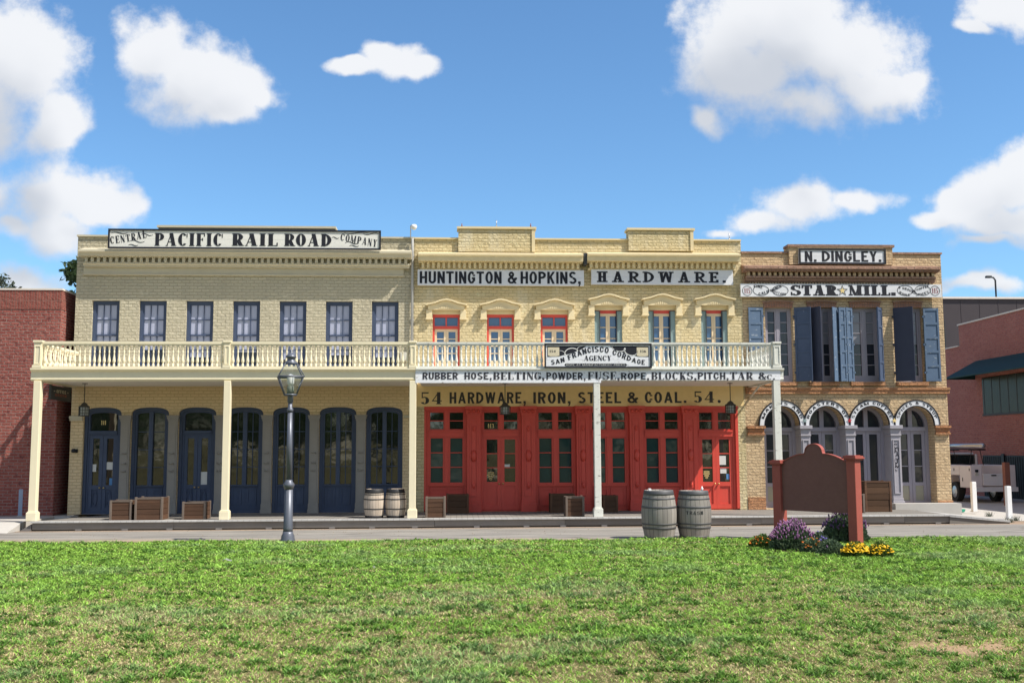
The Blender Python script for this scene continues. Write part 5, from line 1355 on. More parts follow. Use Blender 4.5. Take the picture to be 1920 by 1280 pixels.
# four arched bands over the coffee mill doors
ATXT = ['MAKERS AND', 'ROASTERS OF', 'STEAM COFFEE', 'SPICES & SYRUP']
for i, (cx, r) in enumerate(ARCH):
    ri, ro = RA+.0, RA+.128; sq = ZHA/RA; y = -.06
    root = empty('arch_sign', (cx, y, ZSP), 'white arched band lettered %s over a mill door' % ATXT[i], 'arched sign', 'arched signs over the mill doors')
    tt = [PI*j/28 for j in range(29)]
    o = [(cx+ro*math.cos(t), ZSP-.0+ro*sq*math.sin(t)) for t in tt]; n = [(cx+(ri+.003)*math.cos(t), ZSP+(ri+.003)*sq*math.sin(t)) for t in tt]
    b = MB(); b.strip(o, n, y, -.003); b.build('board', M['sign_white'], root)
    b = MB(); o2 = [(cx+(ro+.03)*math.cos(t), ZSP+(ro+.03)*sq*math.sin(t)) for t in tt]; b.strip(o2, [(p[0], p[1]) for p in o], y-.012, -.004)
    n2 = [(cx+(ri-.018)*math.cos(t), ZSP+(ri-.018)*sq*math.sin(t)) for t in tt]; b.strip(n, n2, y-.005, -.004); b.build('rim', M['letter_black'], root)
    b = MB(); letters_on(b, ATXT[i], 'plain', lambda s, t: (cx+(ri+.035+.072*t)*math.cos(PI*(.90-.80*s)), ZSP+(ri+.035+.072*t)*sq*math.sin(PI*(.90-.80*s))), y-.005, .22); b.build('lettering', M['letter_black'], root, fixn=False)
    if i < 3:
        b = MB(); px_ = cx+ro-.006+.0; zz = ZSP+.13; s_ = [(px_+(.075 if j % 2 == 0 else .03)*math.sin(j*PI/5), zz+(.075 if j % 2 == 0 else .03)*math.cos(j*PI/5)) for j in range(10)]
        b.prism(s_, y-.022, y-.013); b.build('star', M[('teal_shutter', 'tail_red', 'letter_gold')[i]], root)
# office sign hung from the porch ceiling, edge on to the street
XS = P1[1]+.02
a, c = onX(94, 733, XS), onX(131.5, 743, XS); zt_ = P1[3]-.04; zb_ = onX(94, 748, XS).z
root = empty('hanging_sign', (XS, (a.y+c.y)/2, zb_), 'dark hanging OFFICE board at the left end of the cream porch', 'hanging sign')
b = MB(); b.box(XS-.02, XS+.02, a.y, c.y, zb_, zt_); b.build('board', M['dark_edge'], root)
b = MB(); frame_ = MB()
for (ya_, yb_) in ((a.y, a.y+.03), (c.y-.03, c.y)): b.box(XS-.03, XS+.03, ya_-.001, yb_+.001, zb_-.01, zt_+.03)
b.box(XS-.028, XS+.028, a.y+.031, c.y-.031, zt_-.02, zt_+.01); b.build('frame', M['lantern_metal'], root)
b = MB(); ps, w = text_polys('OFFICE', 'plain', .16); L_ = (c.y-a.y)
for p in ps: b.poly([(XS+.024, a.y+L_*(.26+.48*q[0]/w), zt_-.17+.085*q[1]) for q in p])
for p in (.14, .80): b.box(XS+.021, XS+.024, a.y+L_*p, a.y+L_*(p+.06), zt_-.14, zt_-.125)
b.build('lettering', M['rope_tan'], root, fixn=False)
b = MB(); rnd = random.Random(3)
for i in range(5): b.box(XS+.021, XS+.0235, a.y+L_*(.2+.12*i), a.y+L_*(.29+.12*i), zb_+.09+.01*(i % 2), zb_+.16)
b.build('faded_lettering', M['rust_panel'], root, fixn=False)

# ================================================================== street lamp
def street_lamp():
    p = onZ(539.5, 1018, 0); k = (p-CP).dot(fw)/F; H = lambda y: (1018-y)*k
    root = empty('street_lamp', (p.x, p.y, 0), 'old fashioned dark grey gas style street lamp at the lawn edge', 'street lamp')
    c = (p.x, p.y, 0); w = lambda px_: px_*k/2
    b = MB(); b.lathe([(w(27), 0), (w(27), H(1011)), (w(24.5), H(1008)), (w(25), H(1005)), (w(20), H(1000)), (w(18.5), H(996))], c, 24); b.build('base', M['lamp_metal'], root)
    b = MB(); fl = lambda q: 1.0 if q % 2 == 0 else .90
    b.lathe([(w(18.5), H(996)), (w(17.5), H(990)), (w(16), H(918))], c, 32, True, fl)
    b.lathe([(w(16), H(917.9)), (w(21), H(911)), (w(21.5), H(908)), (w(14), H(903)), (w(12.5), H(900))], c, 24)
    b.lathe([(w(12.5), H(899.9)), (w(9), H(772))], c, 20); b.lathe([(w(11.5), H(771.9)), (w(12), H(769)), (w(11), H(766)), (w(8), H(764)), (w(8), H(755))], c, 20); b.build('post', M['lamp_metal'], root)
    # square lantern, turned a little
    lz = [H(754.9), H(741), H(740), H(706), H(703), H(680)]
    def sq(hw, z, a=math.radians(12)): return [Vector((p.x+hw*math.sqrt(2)*math.cos(a+PI/4+j*PI/2), p.y+hw*math.sqrt(2)*math.sin(a+PI/4+j*PI/2), z)) for j in range(4)]
    f = MB()
    f.lathe([(w(9), lz[0]), (w(11), lz[0]+.02), (w(11), lz[1]-.02), (w(14), lz[1])], c, 16)
    lo, mi, mi2, up = sq(w(22), lz[2]), sq(w(46), lz[3]), sq(w(45), lz[4]), sq(w(21), lz[5])
    for j in range(4):
        n = (j+1) % 4; f.tube([lo[j], mi[j]], .013, 6); f.tube([mi2[j], up[j]], .013, 6); f.tube([lo[j], lo[n]], .018, 6); f.tube([mi[j], mi[n]], .020, 6); f.tube([up[j], up[n]], .016, 6)
        f.tube([mi[j], mi[j]+(mi[j]-lo[j]).normalized()*.05+Vector((0, 0, -.03))], .012, 5)
    la = f.build('lantern_frame', M['lamp_metal'], root)
    g = MB()
    for j in range(4): n = (j+1) % 4; g.poly([lo[j], lo[n], mi[n], mi[j]]); g.poly([mi2[j], mi2[n], up[n], up[j]])
    g.build('glass', M['clear_glass'], la, fixn=False)
    b = MB(); b.lathe([(.03, lz[2]), (.075, lz[2]+.02), (.075, lz[2]+.17), (.05, lz[2]+.19)], c, 14); b.build('burner', M['burner_grey'], la)
    b = MB(); b.lathe([(.05, lz[2]+.19), (.075, lz[2]+.25), (.075, lz[2]+.36), (.05, lz[2]+.42), (.01, lz[2]+.44)], c, 14); b.build('bulb', M['white_paint'], la)
    b = MB(); b.lathe([(w(23), H(680.0)), (w(22), H(677)), (w(15), H(675)), (w(15), H(670)), (w(21), H(669)), (w(20), H(666)), (w(12), H(662)), (w(6), H(660.5)), (w(4), H(659)), (w(4), H(655)), (.004, H(653))], c, 18); b.build('cap', M['lamp_metal'], root)
street_lamp()

# ================================================================== casks
def cask(px_, pyb, pyt, wpx, z0, mat, hmat, label, group, bands, lid=True, tilt=0, hpos=None):
    p = onZ(px_, pyb, z0) if hpos is None else hpos; k = (p-CP).dot(fw)/F; h = (pyb-pyt)*k; r = wpx*k/2
    root = empty('cask', (p.x, p.y, z0), label, 'barrel', group)
    prof = lambda t: r*(.80+.20*math.sin(PI*min(1, max(0, .5+(t-.5)*.97)))**1.0)
    b = MB(); P = [(prof(i/16), h*i/16) for i in range(17)]; P += [(prof(1)-.02, h), (prof(1)-.025, h-.03), (.001, h-.03)]
    b.lathe(P, (p.x, p.y, z0), 44); b.build('body', M[mat], root)
    for t0, t1 in bands:
        b = MB(); q = [(prof(t0+(t1-t0)*i/3)+.006, h*(t0+(t1-t0)*i/3)) for i in range(4)]; q = [(q[0][0]-.012, q[0][1]-.001)] + q + [(q[-1][0]-.012, q[-1][1]+.001)]; b.lathe(q, (p.x, p.y, z0), 44, cap=False); b.build('hoop', M[hmat], root)
    root.rotation_euler = (0, tilt, random.uniform(0, 6))
    return root, p, h, r
B1_ = [(.0, .06), (.21, .25), (.30, .33), (.64, .68), (.82, .85), (.91, 1.0)]
c1, p, h, r = cask(1236.5, 1009, 919, 66, .0, 'cask_grey', 'hoop_grey', 'weathered grey barrel at the lawn edge, left one of the leaning pair', 'grey barrels at the lawn edge', B1_, tilt=-.02)
b = MB(); b.box(p.x-.22, p.x-.17, p.y-.05, p.y+.03, h-.01, h+.035); put(b.build('paper_cup', M['white_paint'], origin=(p.x-.2, p.y, h)), 'white paper scrap on top of the left grey barrel', 'litter')
c2, p, h, r = cask(1302, 1008, 920, 65, .0, 'cask_grey', 'hoop_grey', 'weathered grey barrel with faint trash lettering at the lawn edge', 'grey barrels at the lawn edge', B1_)
b = MB(); ps, w = text_polys('TRASH', 'roman', .2); d0 = (CP-p); d0.z = 0; a0 = math.atan2(d0.y, d0.x)
for q in ps:
    b.poly([(lambda a, z: (p.x+(r+.006)*math.cos(a)*.995, p.y+(r+.006)*math.sin(a)*.995, z))(a0-.25+1.0*u_/w-.2, h*.515+.07*v_) for u_, v_ in subdiv(q, 2)])
c2.rotation_euler = (0, 0, 0); b.build('lettering', M['hoop_dark'], c2, fixn=False)
b = MB(); b.lathe([(.02, 0), (.03, .06), (.012, .075), (.012, .10)], (p.x+.19, p.y, h-.01), 10); put(b.build('plastic_bottle', M['white_paint'], origin=(p.x+.19, p.y, h)), 'small white bottle on top of the lettered grey barrel', 'litter')
for px_, lab in ((701.5, 'pale oak barrel with dark hoops on the boardwalk, left one of two'), (741.5, 'pale oak barrel with dark hoops on the boardwalk beside the porch post')):
    cask(px_, 966, 912, 39, ZD, 'cask_pale', 'hoop_dark', lab, 'pale barrels on the boardwalk', [(.0, .09), (.30, .335), (.63, .665), (.80, .825), (.86, 1.0)], hpos=onY(px_, 966, -2.4))

# ================================================================== crates
def crate(px0, py0, px1, py1, y, dep, label, mat='crate_wood', pmat='crate_post', posts=True, group='wooden crates on the boardwalk', planks=4, zb=None):
    x0, x1, z0, z1 = R_(px0, py0, px1, py1, y); z0 = ZD+.001 if zb is None else zb
    root = empty('crate', ((x0+x1)/2, y+dep/2, z0), label, 'crate', group)
    t = .055; b = MB(); h = (z1-z0)/planks
    for i in range(planks):
        a, c = z0+h*i+.004, z0+h*(i+1)-.004; j = random.uniform(-.006, .006)
        b.box(x0+t, x1-t, y+.015+j, y+.035+j, a, c); b.box(x0+t, x1-t, y+dep-.035, y+dep-.015, a, c)
        b.box(x0+.015, x0+.035, y+t, y+dep-t, a, c); b.box(x1-.035, x1-.015, y+t, y+dep-t, a, c)
    b.build('planks', M[mat], root)
    b = MB(); b.box(x0+t, x1-t, y+t, y+dep-t, z1-.09, z1-.05); b.build('contents', M['crate_dark'], root)
    for xx in (x0, x1-t):
        for yy in (y, y+dep-t):
            p = MB(); p.box(xx, xx+t, yy, yy+t, z0, z1+random.uniform(.005, .02)); p.build('corner_post', M[pmat], root, bevel=.004)
    r = MB(); r.box(x0+t+.001, x1-t-.001, y+.005, y+t, z1-.035, z1+.002); r.box(x0+t+.001, x1-t-.001, y+dep-t, y+dep-.005, z1-.035, z1+.002); r.build('rim', M[pmat], root)
crate(205, 938, 247, 968, -2.55, .55, 'low crate by the first blue door, left of the taller crate')
crate(252, 933, 305, 968, -2.60, .60, 'tallest crate of the three in front of the blue doors')
crate(341, 941, 386, 968, -2.50, .55, 'lone low crate left of the middle cream post')
crate(797.5, 932, 835.5, 966, -2.45, .45, 'small crate with pale rim at the left end of the red storefront')
crate(837, 927, 879, 955.5, -.75, .5, 'dark wooden chest against the first red shop window', 'crate_dark', 'crate_dark', planks=3)
crate(1032, 926, 1078, 955.5, -.75, .5, 'dark wooden chest half hidden behind a lit crate', 'crate_dark', 'crate_dark', planks=3)
crate(1060.5, 931, 1096, 964.5, -2.45, .45, 'small crate with orange grain left of the white post')
crate(1131, 929, 1159, 954, -.75, .5, 'dark wooden chest right of the white post', 'crate_dark', 'crate_dark', planks=3)
crate(1622, 902, 1672, 958, -1.5, .55, 'tall open fronted dark cabinet crate before the mill doors', 'crate_dark', 'crate_wood', planks=5)
crate(1606, 926, 1622, 958, -1.9, .35, 'narrow dark box beside the tall cabinet crate', 'crate_dark', 'crate_post', planks=4)

# ================================================================== porch lanterns
def lantern(px_, py_top, py_cap, py_bot, label):
    y = -1.35; q = onY(px_, py_cap, y); k = (q-CP).dot(fw)/F; zc = P1[5] if px_ < 780 else P2[5]
    zcap, zbot = q.z, Z_(px_, py_bot, y); c = (q.x, y, 0)
    root = empty('porch_lantern', (q.x, y, zc), label, 'lantern', 'lanterns hung from the porch ceilings')
    b = MB(); b.lathe([(.07, zc-.015), (.07, zc-.002)], c, 14); b.tube([(q.x, y, zc-.01), (q.x, y, zcap)], .011, 6); b.build('rod', M['lantern_metal'], root)
    R = 9.5*k; n = 6; f = MB(); hb = zbot; ht = zcap-.10
    f.lathe([(R*1.15, ht), (R*1.1, ht+.02), (R*.65, ht+.06), (R*.55, ht+.09), (R*.25, ht+.12), (.01, ht+.13)], c, 6, False); f.lathe([(R*1.1, hb), (R*1.1, hb+.02)], c, 6, False)
    pt = [(q.x+R*math.cos(j*PI/3), y+R*math.sin(j*PI/3)) for j in range(6)]
    for j in range(6):
        f.tube([(*pt[j], hb), (*pt[j], ht)], .010, 5); m_ = [(pt[j][i]+pt[(j+1) % 6][i])/2 for i in (0, 1)]; f.tube([(*m_, hb), (*m_, ht)], .006, 5)
        for t in (.33, .66): f.tube([(*pt[j], hb+(ht-hb)*t), (*pt[(j+1) % 6], hb+(ht-hb)*t)], .006, 5)
    fr = f.build('cage', M['lantern_metal'], root)
    g = MB(); g.lathe([(R*.86, hb+.021), (R*.86, ht-.001)], c, 6, False, cap=False); g.build('glass', M['pane_lantern'], fr)
lantern(158, 721, 756, 780, 'dark caged lantern hung before the first blue door')
lantern(947, 721, 756, 777, 'dark caged lantern hung before the lettering over the red door')
lantern(1369.5, 719, 753, 775, 'dark caged lantern hung near the right end of the white porch')

# ================================================================== small fittings
q = onY(775, 426, -.1); root = empty('security_camera', (q.x, -.1, Z_(772, 447, -.1)), 'white dome security camera on a thin pole above the drainpipe', 'security camera')
b = MB(); zb_, zt_ = Z_(772, 447, -.1), Z_(770, 423, -.1); xp = X_(770, 430, -.1); b.tube([(xp, -.1, zb_), (xp, -.1, zt_), (xp+.05, -.14, zt_+.02)], .014, 6); b.build('pole', M['steel'], root)
b = MB(); b.lathe([(.01, -.09), (.06, -.07), (.085, -.02), (.085, .03), (.05, .06), (.01, .065)], (q.x+.02, -.16, q.z), 14); b.build('dome', M['white_paint'], root)
for px_, y0, y1, lab, hh in ((931, 413, 425, 'thin grey mast on the middle raised parapet block', 1), (1367.5, 437, 450, 'thin grey rod on the right end of the yellow parapet', 1), (866, 419, 425, 'short rusty rod at the left corner of the raised parapet block', 0), (995, 419, 425, 'short rusty rod at the right corner of the raised parapet block', 0)):
    b = MB(); x = X_(px_, y1, .1); b.tube([(x, .1, Z_(px_, y1, .1)-.02), (x, .1, Z_(px_, y0, .1))], .012, 6); b.lathe([(.02, -.02), (.02, .02)], (x, .1, Z_(px_, y1, .1)+.02), 8); put(b.build('rooftop_rod', M['steel' if hh else 'rust_panel'], origin=(x, .1, Z_(px_, y1, .1))), lab, 'rod')
r = R_(750, 660, 763.5, 676, -.15); root = empty('utility_box', ((r[0]+r[1])/2, -.15, r[2]), 'grey metal utility box on the wall behind the cream balustrade', 'utility box')
b = MB(); b.box(r[0], r[1], -.16, -.003, r[2], r[3]); b.build('box', M['box_grey'], root, bevel=.008); b = MB(); b.box(r[0]+.02, r[1]-.02, -.168, -.161, r[2]+.02, r[3]-.02); b.build('cover', M['box_grey'], root)
q = onY(138.5, 845, -.08); root = empty('wall_lamp', (q.x+.04, -.05, q.z), 'small black spotlight on the khaki wall beside the first blue door', 'lamp')
b = MB(); b.box(q.x-.02, q.x+.08, -.03, -.002, q.z-.05, q.z+.05); b.tube([(q.x+.03, -.03, q.z), (q.x+.03, -.12, q.z)], .02, 6); b.build('bracket', M['gate_black'], root)
b = MB(); b.lathe([(.03, -.05), (.065, -.03), (.06, .04), (.03, .06)], (q.x+.02, -.15, q.z), 12); b.build('housing', M['gate_black'], root)

# ================================================================== brown board with red posts, and its flower bed
PL, PR = onZ(1461, 1002, .03), onZ(1601, 1022, .03)
PL = Vector((7.10, CP.y+23.0*.99, .0)); PL = onY(1461, 900, -6.75); PR = onY(1601, 900, -8.25); PL.z = PR.z = .0
def notice_board():
    d = (PR-PL); L = d.length; ax = d.normalized(); ay = Vector((-ax.y, ax.x, 0)); az = Vector((0, 0, 1)); mid = (PL+PR)/2
    root = empty('notice_board', (mid.x, mid.y, 0), 'blank brown notice board with rounded crest between two red posts on the lawn', 'notice board')
    kL, kR = (PL-CP).dot(fw)/F, (PR-CP).dot(fw)/F
    for P, k, ytop, hw in ((PL, kL, 862, 10.5), (PR, kR, 853, 11)):
        zt_ = onY(1461 if P is PL else 1601, ytop, P.y).z; s = hw*k*.86; b = MB()
        b.obox(P+az*(zt_-.10)/2, ax, ay, az, s, s, (zt_-.10)/2); b.build('post', M['sign_red'], root, bevel=.006)
        b = MB(); b.obox(P+az*(zt_-.085), ax, ay, az, s+.03, s+.03, .0145); b.obox(P+az*(zt_-.055), ax, ay, az, s+.06, s+.06, .015); b.obox(P+az*(zt_-.025), ax, ay, az, s+.04, s+.04, .0145)
        b.obox(P+az*(zt_-.004), ax, ay, az, s+.0, s+.0, .006); b.build('post_cap', M['sign_red'], root)
    # outline of the board in (u along, z)
    zb_ = (onY(1530, 957, mid.y).z+onY(1470, 957, PL.y).z)/2
    zs_, zm = onY(1531, 868, mid.y).z, onY(1531, 851.5, mid.y).z; zc = onY(1524, 833, mid.y).z
    u0, u1 = kL*10.5*.8, L-kR*11*.8; uc = (u0+u1)/2; rb = .30*(u1-u0)/2.1
    pts = [(u0, zb_), (u1, zb_)]
    for i in range(9): t = i/8; u = u1+(uc+rb-u1)*t; pts.append((u, zs_+(zm-zs_)*math.sin(t*PI/2)))
    zr = zm+.03
    for i in range(13): a = PI*i/12; pts.append((uc+rb*.93*math.cos(a), zr+(zc-zr)*math.sin(a)))
    for i in range(9): t = 1-i/8; u = u0+(uc-rb-u0)*t; pts.append((u, zs_+(zm-zs_)*math.sin(t*PI/2)))
    n = len(pts); b = MB(); th = .035
    vs = [PL+ax*u-ay*th+az*z for u, z in pts]+[PL+ax*u+ay*th+az*z for u, z in pts]
    tri = tessellate_polygon([[Vector((p[0], p[1], 0)) for p in pts]])
    b._add(vs, [tuple(t) for t in tri]+[tuple(n+i for i in reversed(t)) for t in tri]+[(i, (i+1) % n, n+(i+1) % n, n+i) for i in range(n)])
    b.build('board', M['sign_brown'], root)
    e = MB(); rim = [p for p in pts[2:]]
    for i in range(len(rim)-1):
        a, c = rim[i], rim[i+1]; e._add([PL+ax*q[0]+ay*s*.05+az*(q[1]+o) for q in (a, c) for s in (-1, 1) for o in (.001, .022)], [(0, 2, 6, 4), (1, 3, 7, 5), (0, 1, 5, 4), (2, 3, 7, 6)])
    e.build('top_trim', M['sign_red'], root)
notice_board()
b = MB(); rnd = np.random.default_rng(44); c0 = onZ(1545, 1034, .03); pts = []
for i in range(40): t = 2*PI*i/40; q = 1+rnd.normal()*.05; pts.append((c0.x+1.32*q*math.cos(t), c0.y+.55*q*math.sin(t)+.28*math.cos(t)*-1.0))
n = len(pts); b._add([(c0.x, c0.y, .085)]+[(p[0], p[1], .02) for p in pts], [(0, 1+i, 1+(i+1) % n) for i in range(n)])
for i in range(900):
    t = rnd.random()*2*PI; q = math.sqrt(rnd.random())*1.04; x, y = c0.x+1.32*q*math.cos(t), c0.y+.55*q*math.sin(t)-.28*q*math.cos(t); z = .085-.055*q; s = .012+.02*rnd.random(); u = Vector((rnd.normal(), rnd.normal(), rnd.normal()*.5)).normalized()*s; w = u.cross(Vector((rnd.normal(), rnd.normal(), 1))).normalized()*s*.5
    o = Vector((x, y, z+.008)); b.poly([o-u-w, o+u-w, o+u+w, o-u+w])
put(b.build('mulch', M['mulch_brown'], fixn=False), 'dark brown mulch of the flower bed', 'mulch', kind='stuff')
b = MB()
for i in range(1500):
    k = rnd.random()
    if k < .6: x = rnd.random()*26-13; y = lawn_edge(x)+.02+abs(rnd.normal())*.16
    elif k < .85: x = rnd.random()*26-12.5; y = -2.93-abs(rnd.normal())*.10
    else: x = rnd.random()*26-13; y = -3.2-4.6*rnd.random()
    s = .006+.014*rnd.random(); z = .004; a_ = rnd.random()*6; P = [Vector((x+s*math.cos(a_+j*2*PI/3), y+s*.8*math.sin(a_+j*2*PI/3), z)) for j in range(3)]; o = Vector((x, y, z+s*.8)); b._add(P+[o], [(0, 1, 3), (1, 2, 3), (2, 0, 3)])
put(b.build('gravel', M['gravel_tan'], fixn=False), 'loose grit and leaf crumbs along the road edges', 'gravel', kind='stuff')
def leafy(name, c, rx, ry, h, n, mat, par=None, size=.035, upright=0.4, seed=1, shape='dome', origin=None):
    rnd = np.random.default_rng(seed); b = MB()
    for i in range(n):
        a = rnd.random()*2*PI; q = math.sqrt(rnd.random()); t = rnd.random()**.7
        zz = h*t*(1-.55*q*q) if shape == 'dome' else h*t
        x, y = c[0]+rx*q*math.cos(a)*(1-.25*t), c[1]+ry*q*math.sin(a)*(1-.25*t)
        d = Vector((math.cos(a)*q*.7+rnd.normal()*.4, math.sin(a)*q*.7+rnd.normal()*.4, upright+rnd.random()*.6)).normalized(); s = d.cross(Vector((rnd.normal(), rnd.normal(), rnd.normal()))).normalized()
        l = size*(.7+rnd.random()*.9); w = l*.26; p = Vector((x, y, c[2]+zz))
        b.poly([p-s*w*.3, p+d*l*.5-s*w, p+d*l, p+d*l*.5+s*w])
    return b.build(name, mat, par, origin=origin, fixn=False)
def bush(name, px_, py, wpx, hpx, label, cat, leaf, bloom, nl, nb, seed, spikes=True, y=None, bsize=.05, group=None, top=.75):
    p = onZ(px_, py, .03) if y is None else onY(px_, py, y); p.z = .02; k = (p-CP).dot(fw)/F; rx = wpx*k/2; h = hpx*k; ry = rx*.8
    root = empty(name, (p.x, p.y, .02), label, cat, group); rnd = np.random.default_rng(seed)
    leafy('foliage', (p.x, p.y, .02), rx, ry, h*(.86 if spikes else .9), nl, M[leaf], root, .07 if spikes else .05, 0.5, seed)
    b = MB()
    for i in range(nb):
        a = rnd.random()*2*PI; q = math.sqrt(rnd.random())*1.02; x, y_ = p.x+rx*q*math.cos(a), p.y+ry*q*math.sin(a); zz = .02+h*(1-.5*q*q)*(top+.28*rnd.random())
        if spikes:
            d = Vector((math.cos(a)*q*.35, math.sin(a)*q*.35, 1)).normalized(); L = bsize*(.7+.8*rnd.random())
            b.tube([(x, y_, zz), Vector((x, y_, zz))+d*L*.5, Vector((x, y_, zz))+d*L], [.008, .013, .003], 5)
        else:
            c = Vector((x, y_, zz)); nrm = Vector((rnd.normal()*.5, rnd.normal()*.5-.3, 1)).normalized(); t1 = nrm.cross(Vector((0, 1, .2))).normalized(); t2 = nrm.cross(t1); R = bsize*(.35+.3*rnd.random())
            ring_ = [c+(t1*math.cos(j*PI/4)+t2*math.sin(j*PI/4))*R*(1 if j % 2 else .82)-nrm*R*.15 for j in range(8)]; b._add([c+nrm*R*.25]+ring_, [(0, 1+j, 1+(j+1) % 8) for j in range(8)])
    b.build('blossom', M[bloom], root, fixn=False); return root
bush('lavender_bush', 1486, 1031, 82, 54, 'bright pink purple lavender bush at the left red post', 'bush', 'lavender_leaf', 'lavender_bloom', 5200, 300, 11, top=.80)
bush('lavender_bush', 1586, 1035, 84, 56, 'duller purple lavender bush around the right red post', 'bush', 'lavender_leaf', 'lavender_bloom_dull', 5200, 230, 12, y=PR.y+.45, top=.80)
bush('pansy_clump', 1536, 1031, 48, 36, 'small violet flowered clump between the two lavender bushes', 'flowers', 'lavender_leaf', 'pansy_bloom', 1500, 46, 13, False)
bush('poppy_clump', 1524, 1036, 44, 30, 'orange flowered clump at the foot of the brown board', 'flowers', 'lavender_leaf', 'orange_bloom', 1500, 30, 14, False)
bush('leafy_bush', 1560, 1040, 52, 30, 'low dark green leafy bush left of the yellow marigolds', 'bush', 'lavender_leaf', 'lavender_bloom_dull', 2200, 8, 18, False)
bush('lantana_clump', 1430, 1026, 52, 25, 'low orange dotted clump left of the bright lavender bush', 'flowers', 'leaf_mid', 'orange_bloom', 1500, 40, 15, False, bsize=.04)
bush('marigold_clump', 1606, 1044, 56, 30, 'dense yellow marigold clump in front of the right red post', 'flowers', 'leaf_mid', 'marigold_bloom', 1300, 330, 16, False, bsize=.055, top=.70)
bush('marigold_clump', 1650, 1045, 50, 30, 'looser yellow marigold clump at the right end of the flower bed', 'flowers', 'leaf_mid', 'marigold_bloom', 1300, 170, 17, False, bsize=.055, top=.70)
for px_, py, s, a, lab in ((425, 1050, .05, .4, 'white paper scrap lying on the lawn left of the street lamp'), (700, 1064, .06, 1.2, 'curled white paper scrap lying on the lawn right of the street lamp')):
    p = onZ(px_, py, .06); b = MB(); b._add([(p.x+s*(i-1.5)*math.cos(a)+.02*j, p.y+s*(i-1.5)*.5, .06+.02*math.sin(i*1.7)+.02*j) for i in range(4) for j in range(2)], [(2*i, 2*i+2, 2*i+3, 2*i+1) for i in range(3)])
    put(b.build('paper_scrap', M['white_paint'], origin=(p.x, p.y, .05), fixn=False), lab, 'litter')

# ================================================================== bollards and street side bits
def bollard(px0, px1, py0, py1, mat, label, z0=.0, group=None):
    p = onZ((px0+px1)/2, py1, z0); k = (p-CP).dot(fw)/F; h = (py1-py0)*k; w = (px1-px0)*k*.42
    root = empty('bollard', (p.x, p.y, z0), label, 'bollard', group); b = MB(); b.box(p.x-w, p.x+w, p.y-w, p.y+w, z0, z0+h-.02); b.build('post', M[mat], root, bevel=.008)
    b = MB(); b.box(p.x-w*.92, p.x+w*.92, p.y-w*.92, p.y+w*.92, z0+h-.0195, z0+h); b.build('top', M[mat], root); b = MB(); b.box(p.x-w-.02, p.x+w+.02, p.y-w-.02, p.y+w+.02, z0, z0+.015); b.build('foot', M['concrete'], root); return root
bollard(34, 43.5, 917, 967, 'post_blue', 'square blue grey bollard left of the cream porch', .215)
bollard(1822, 1832, 903, 959, 'white_paint', 'white bollard nearer the tan brick building', .06, 'white bollards at the alley')
bollard(1887.5, 1898, 911, 973, 'white_paint', 'white bollard at the end of the boardwalk ramp', .0, 'white bollards at the alley')
bollard(1884, 1896, 867, 948, 'rust_panel', 'taller rust brown post behind the right white bollard', .004)
# hydrant standpipe
p = onZ(103, 961, .215); k = (p-CP).dot(fw)/F; root = empty('fire_hydrant', (p.x, p.y, .215), 'dark red fire standpipe with grey pipe beside the khaki building', 'hydrant')
b = MB(); b.lathe([(.075, 0), (.075, .04), (.05, .05), (.05, .62), (.085, .64), (.095, .70), (.09, .78), (.05, .82), (.03, .86)], (p.x-.03, p.y, .215), 14); b.build('body', M['hydrant_red'], root)
b = MB(); b.tube([(p.x-.03, p.y, .93), (p.x-.16, p.y-.03, .93)], .04, 8); b.tube([(p.x-.03, p.y, .93), (p.x+.22, p.y, .91)], .035, 8); b.tube([(p.x+.22, p.y, .91), (p.x+.24, p.y, .91)], .06, 10); b.build('outlet', M['hydrant_red'], root)
b = MB(); b.lathe([(.085, 0), (.085, .12), (.09, .14), (.08, .16), (.075, .5), (.11, .52), (.09, .56), (.03, .58)], (p.x+.13, p.y-.05, .215), 14); b.build('pipe', M['pipe_grey'], root)
p = onZ(122, 958, .215); root = empty('metal_rack', (p.x, p.y, .215), 'rusty bent metal rack beside the red standpipe', 'rack'); b = MB()
for dy in (0, .35):
    P = [(0, 0), (0, .22), (-.12, .66), (.05, .95), (.16, 1.02)]; b.tube([(p.x+a, p.y+dy, z+.215) for a, z in P], .018, 6); b.tube([(p.x, p.y+dy, .475), (p.x+.18, p.y+dy, .815)], .016, 6); b.tube([(p.x-.12, p.y+dy, .875), (p.x+.2, p.y+dy, .875)], .016, 6)
b.tube([(p.x-.12, p.y, .875), (p.x-.12, p.y+.35, .875)], .014, 6); b.tube([(p.x, p.y, .455), (p.x, p.y+.35, .455)], .014, 6); b.build('frame', M['rust_panel'], root)
p = onZ(1799, 957, .05); b = MB(); pts = [(p.x+.13*math.cos(a)*(1+.08*i), p.y+.13*math.sin(a), .03+.018*i) for i in range(4) for a in [j*PI/8 for j in range(16)]]; b.tube(pts, .016, 6); put(b.build('garden_hose', M['hose_green'], origin=(p.x, p.y, 0)), 'coiled green garden hose at the corner of the tan building', 'hose')
for q_, (px_, py) in enumerate(((1893, 979), (1905, 976), (1855, 968))):
    p = onZ(px_, py, 0); lab = ('dry grass tuft at the foot of the end bollard', 'dry grass tuft right of the end bollard', 'dry grass tuft against the ramp boards')[q_]
    b = MB(); rnd = np.random.default_rng(q_+5)
    for i in range(60):
        a = rnd.random()*2*PI; l = .10+.16*rnd.random(); o = Vector((p.x+rnd.normal()*.05, p.y+rnd.normal()*.04, 0)); d = Vector((math.cos(a)*.7, math.sin(a)*.4, .75)); s = Vector((-math.sin(a), math.cos(a), 0))*.006; b.poly([o-s, o+s, o+d*l])
    o = b.build('grass_tuft', M['leaf_grey'], origin=(p.x, p.y, 0), fixn=False); put(o, lab, 'grass tuft')

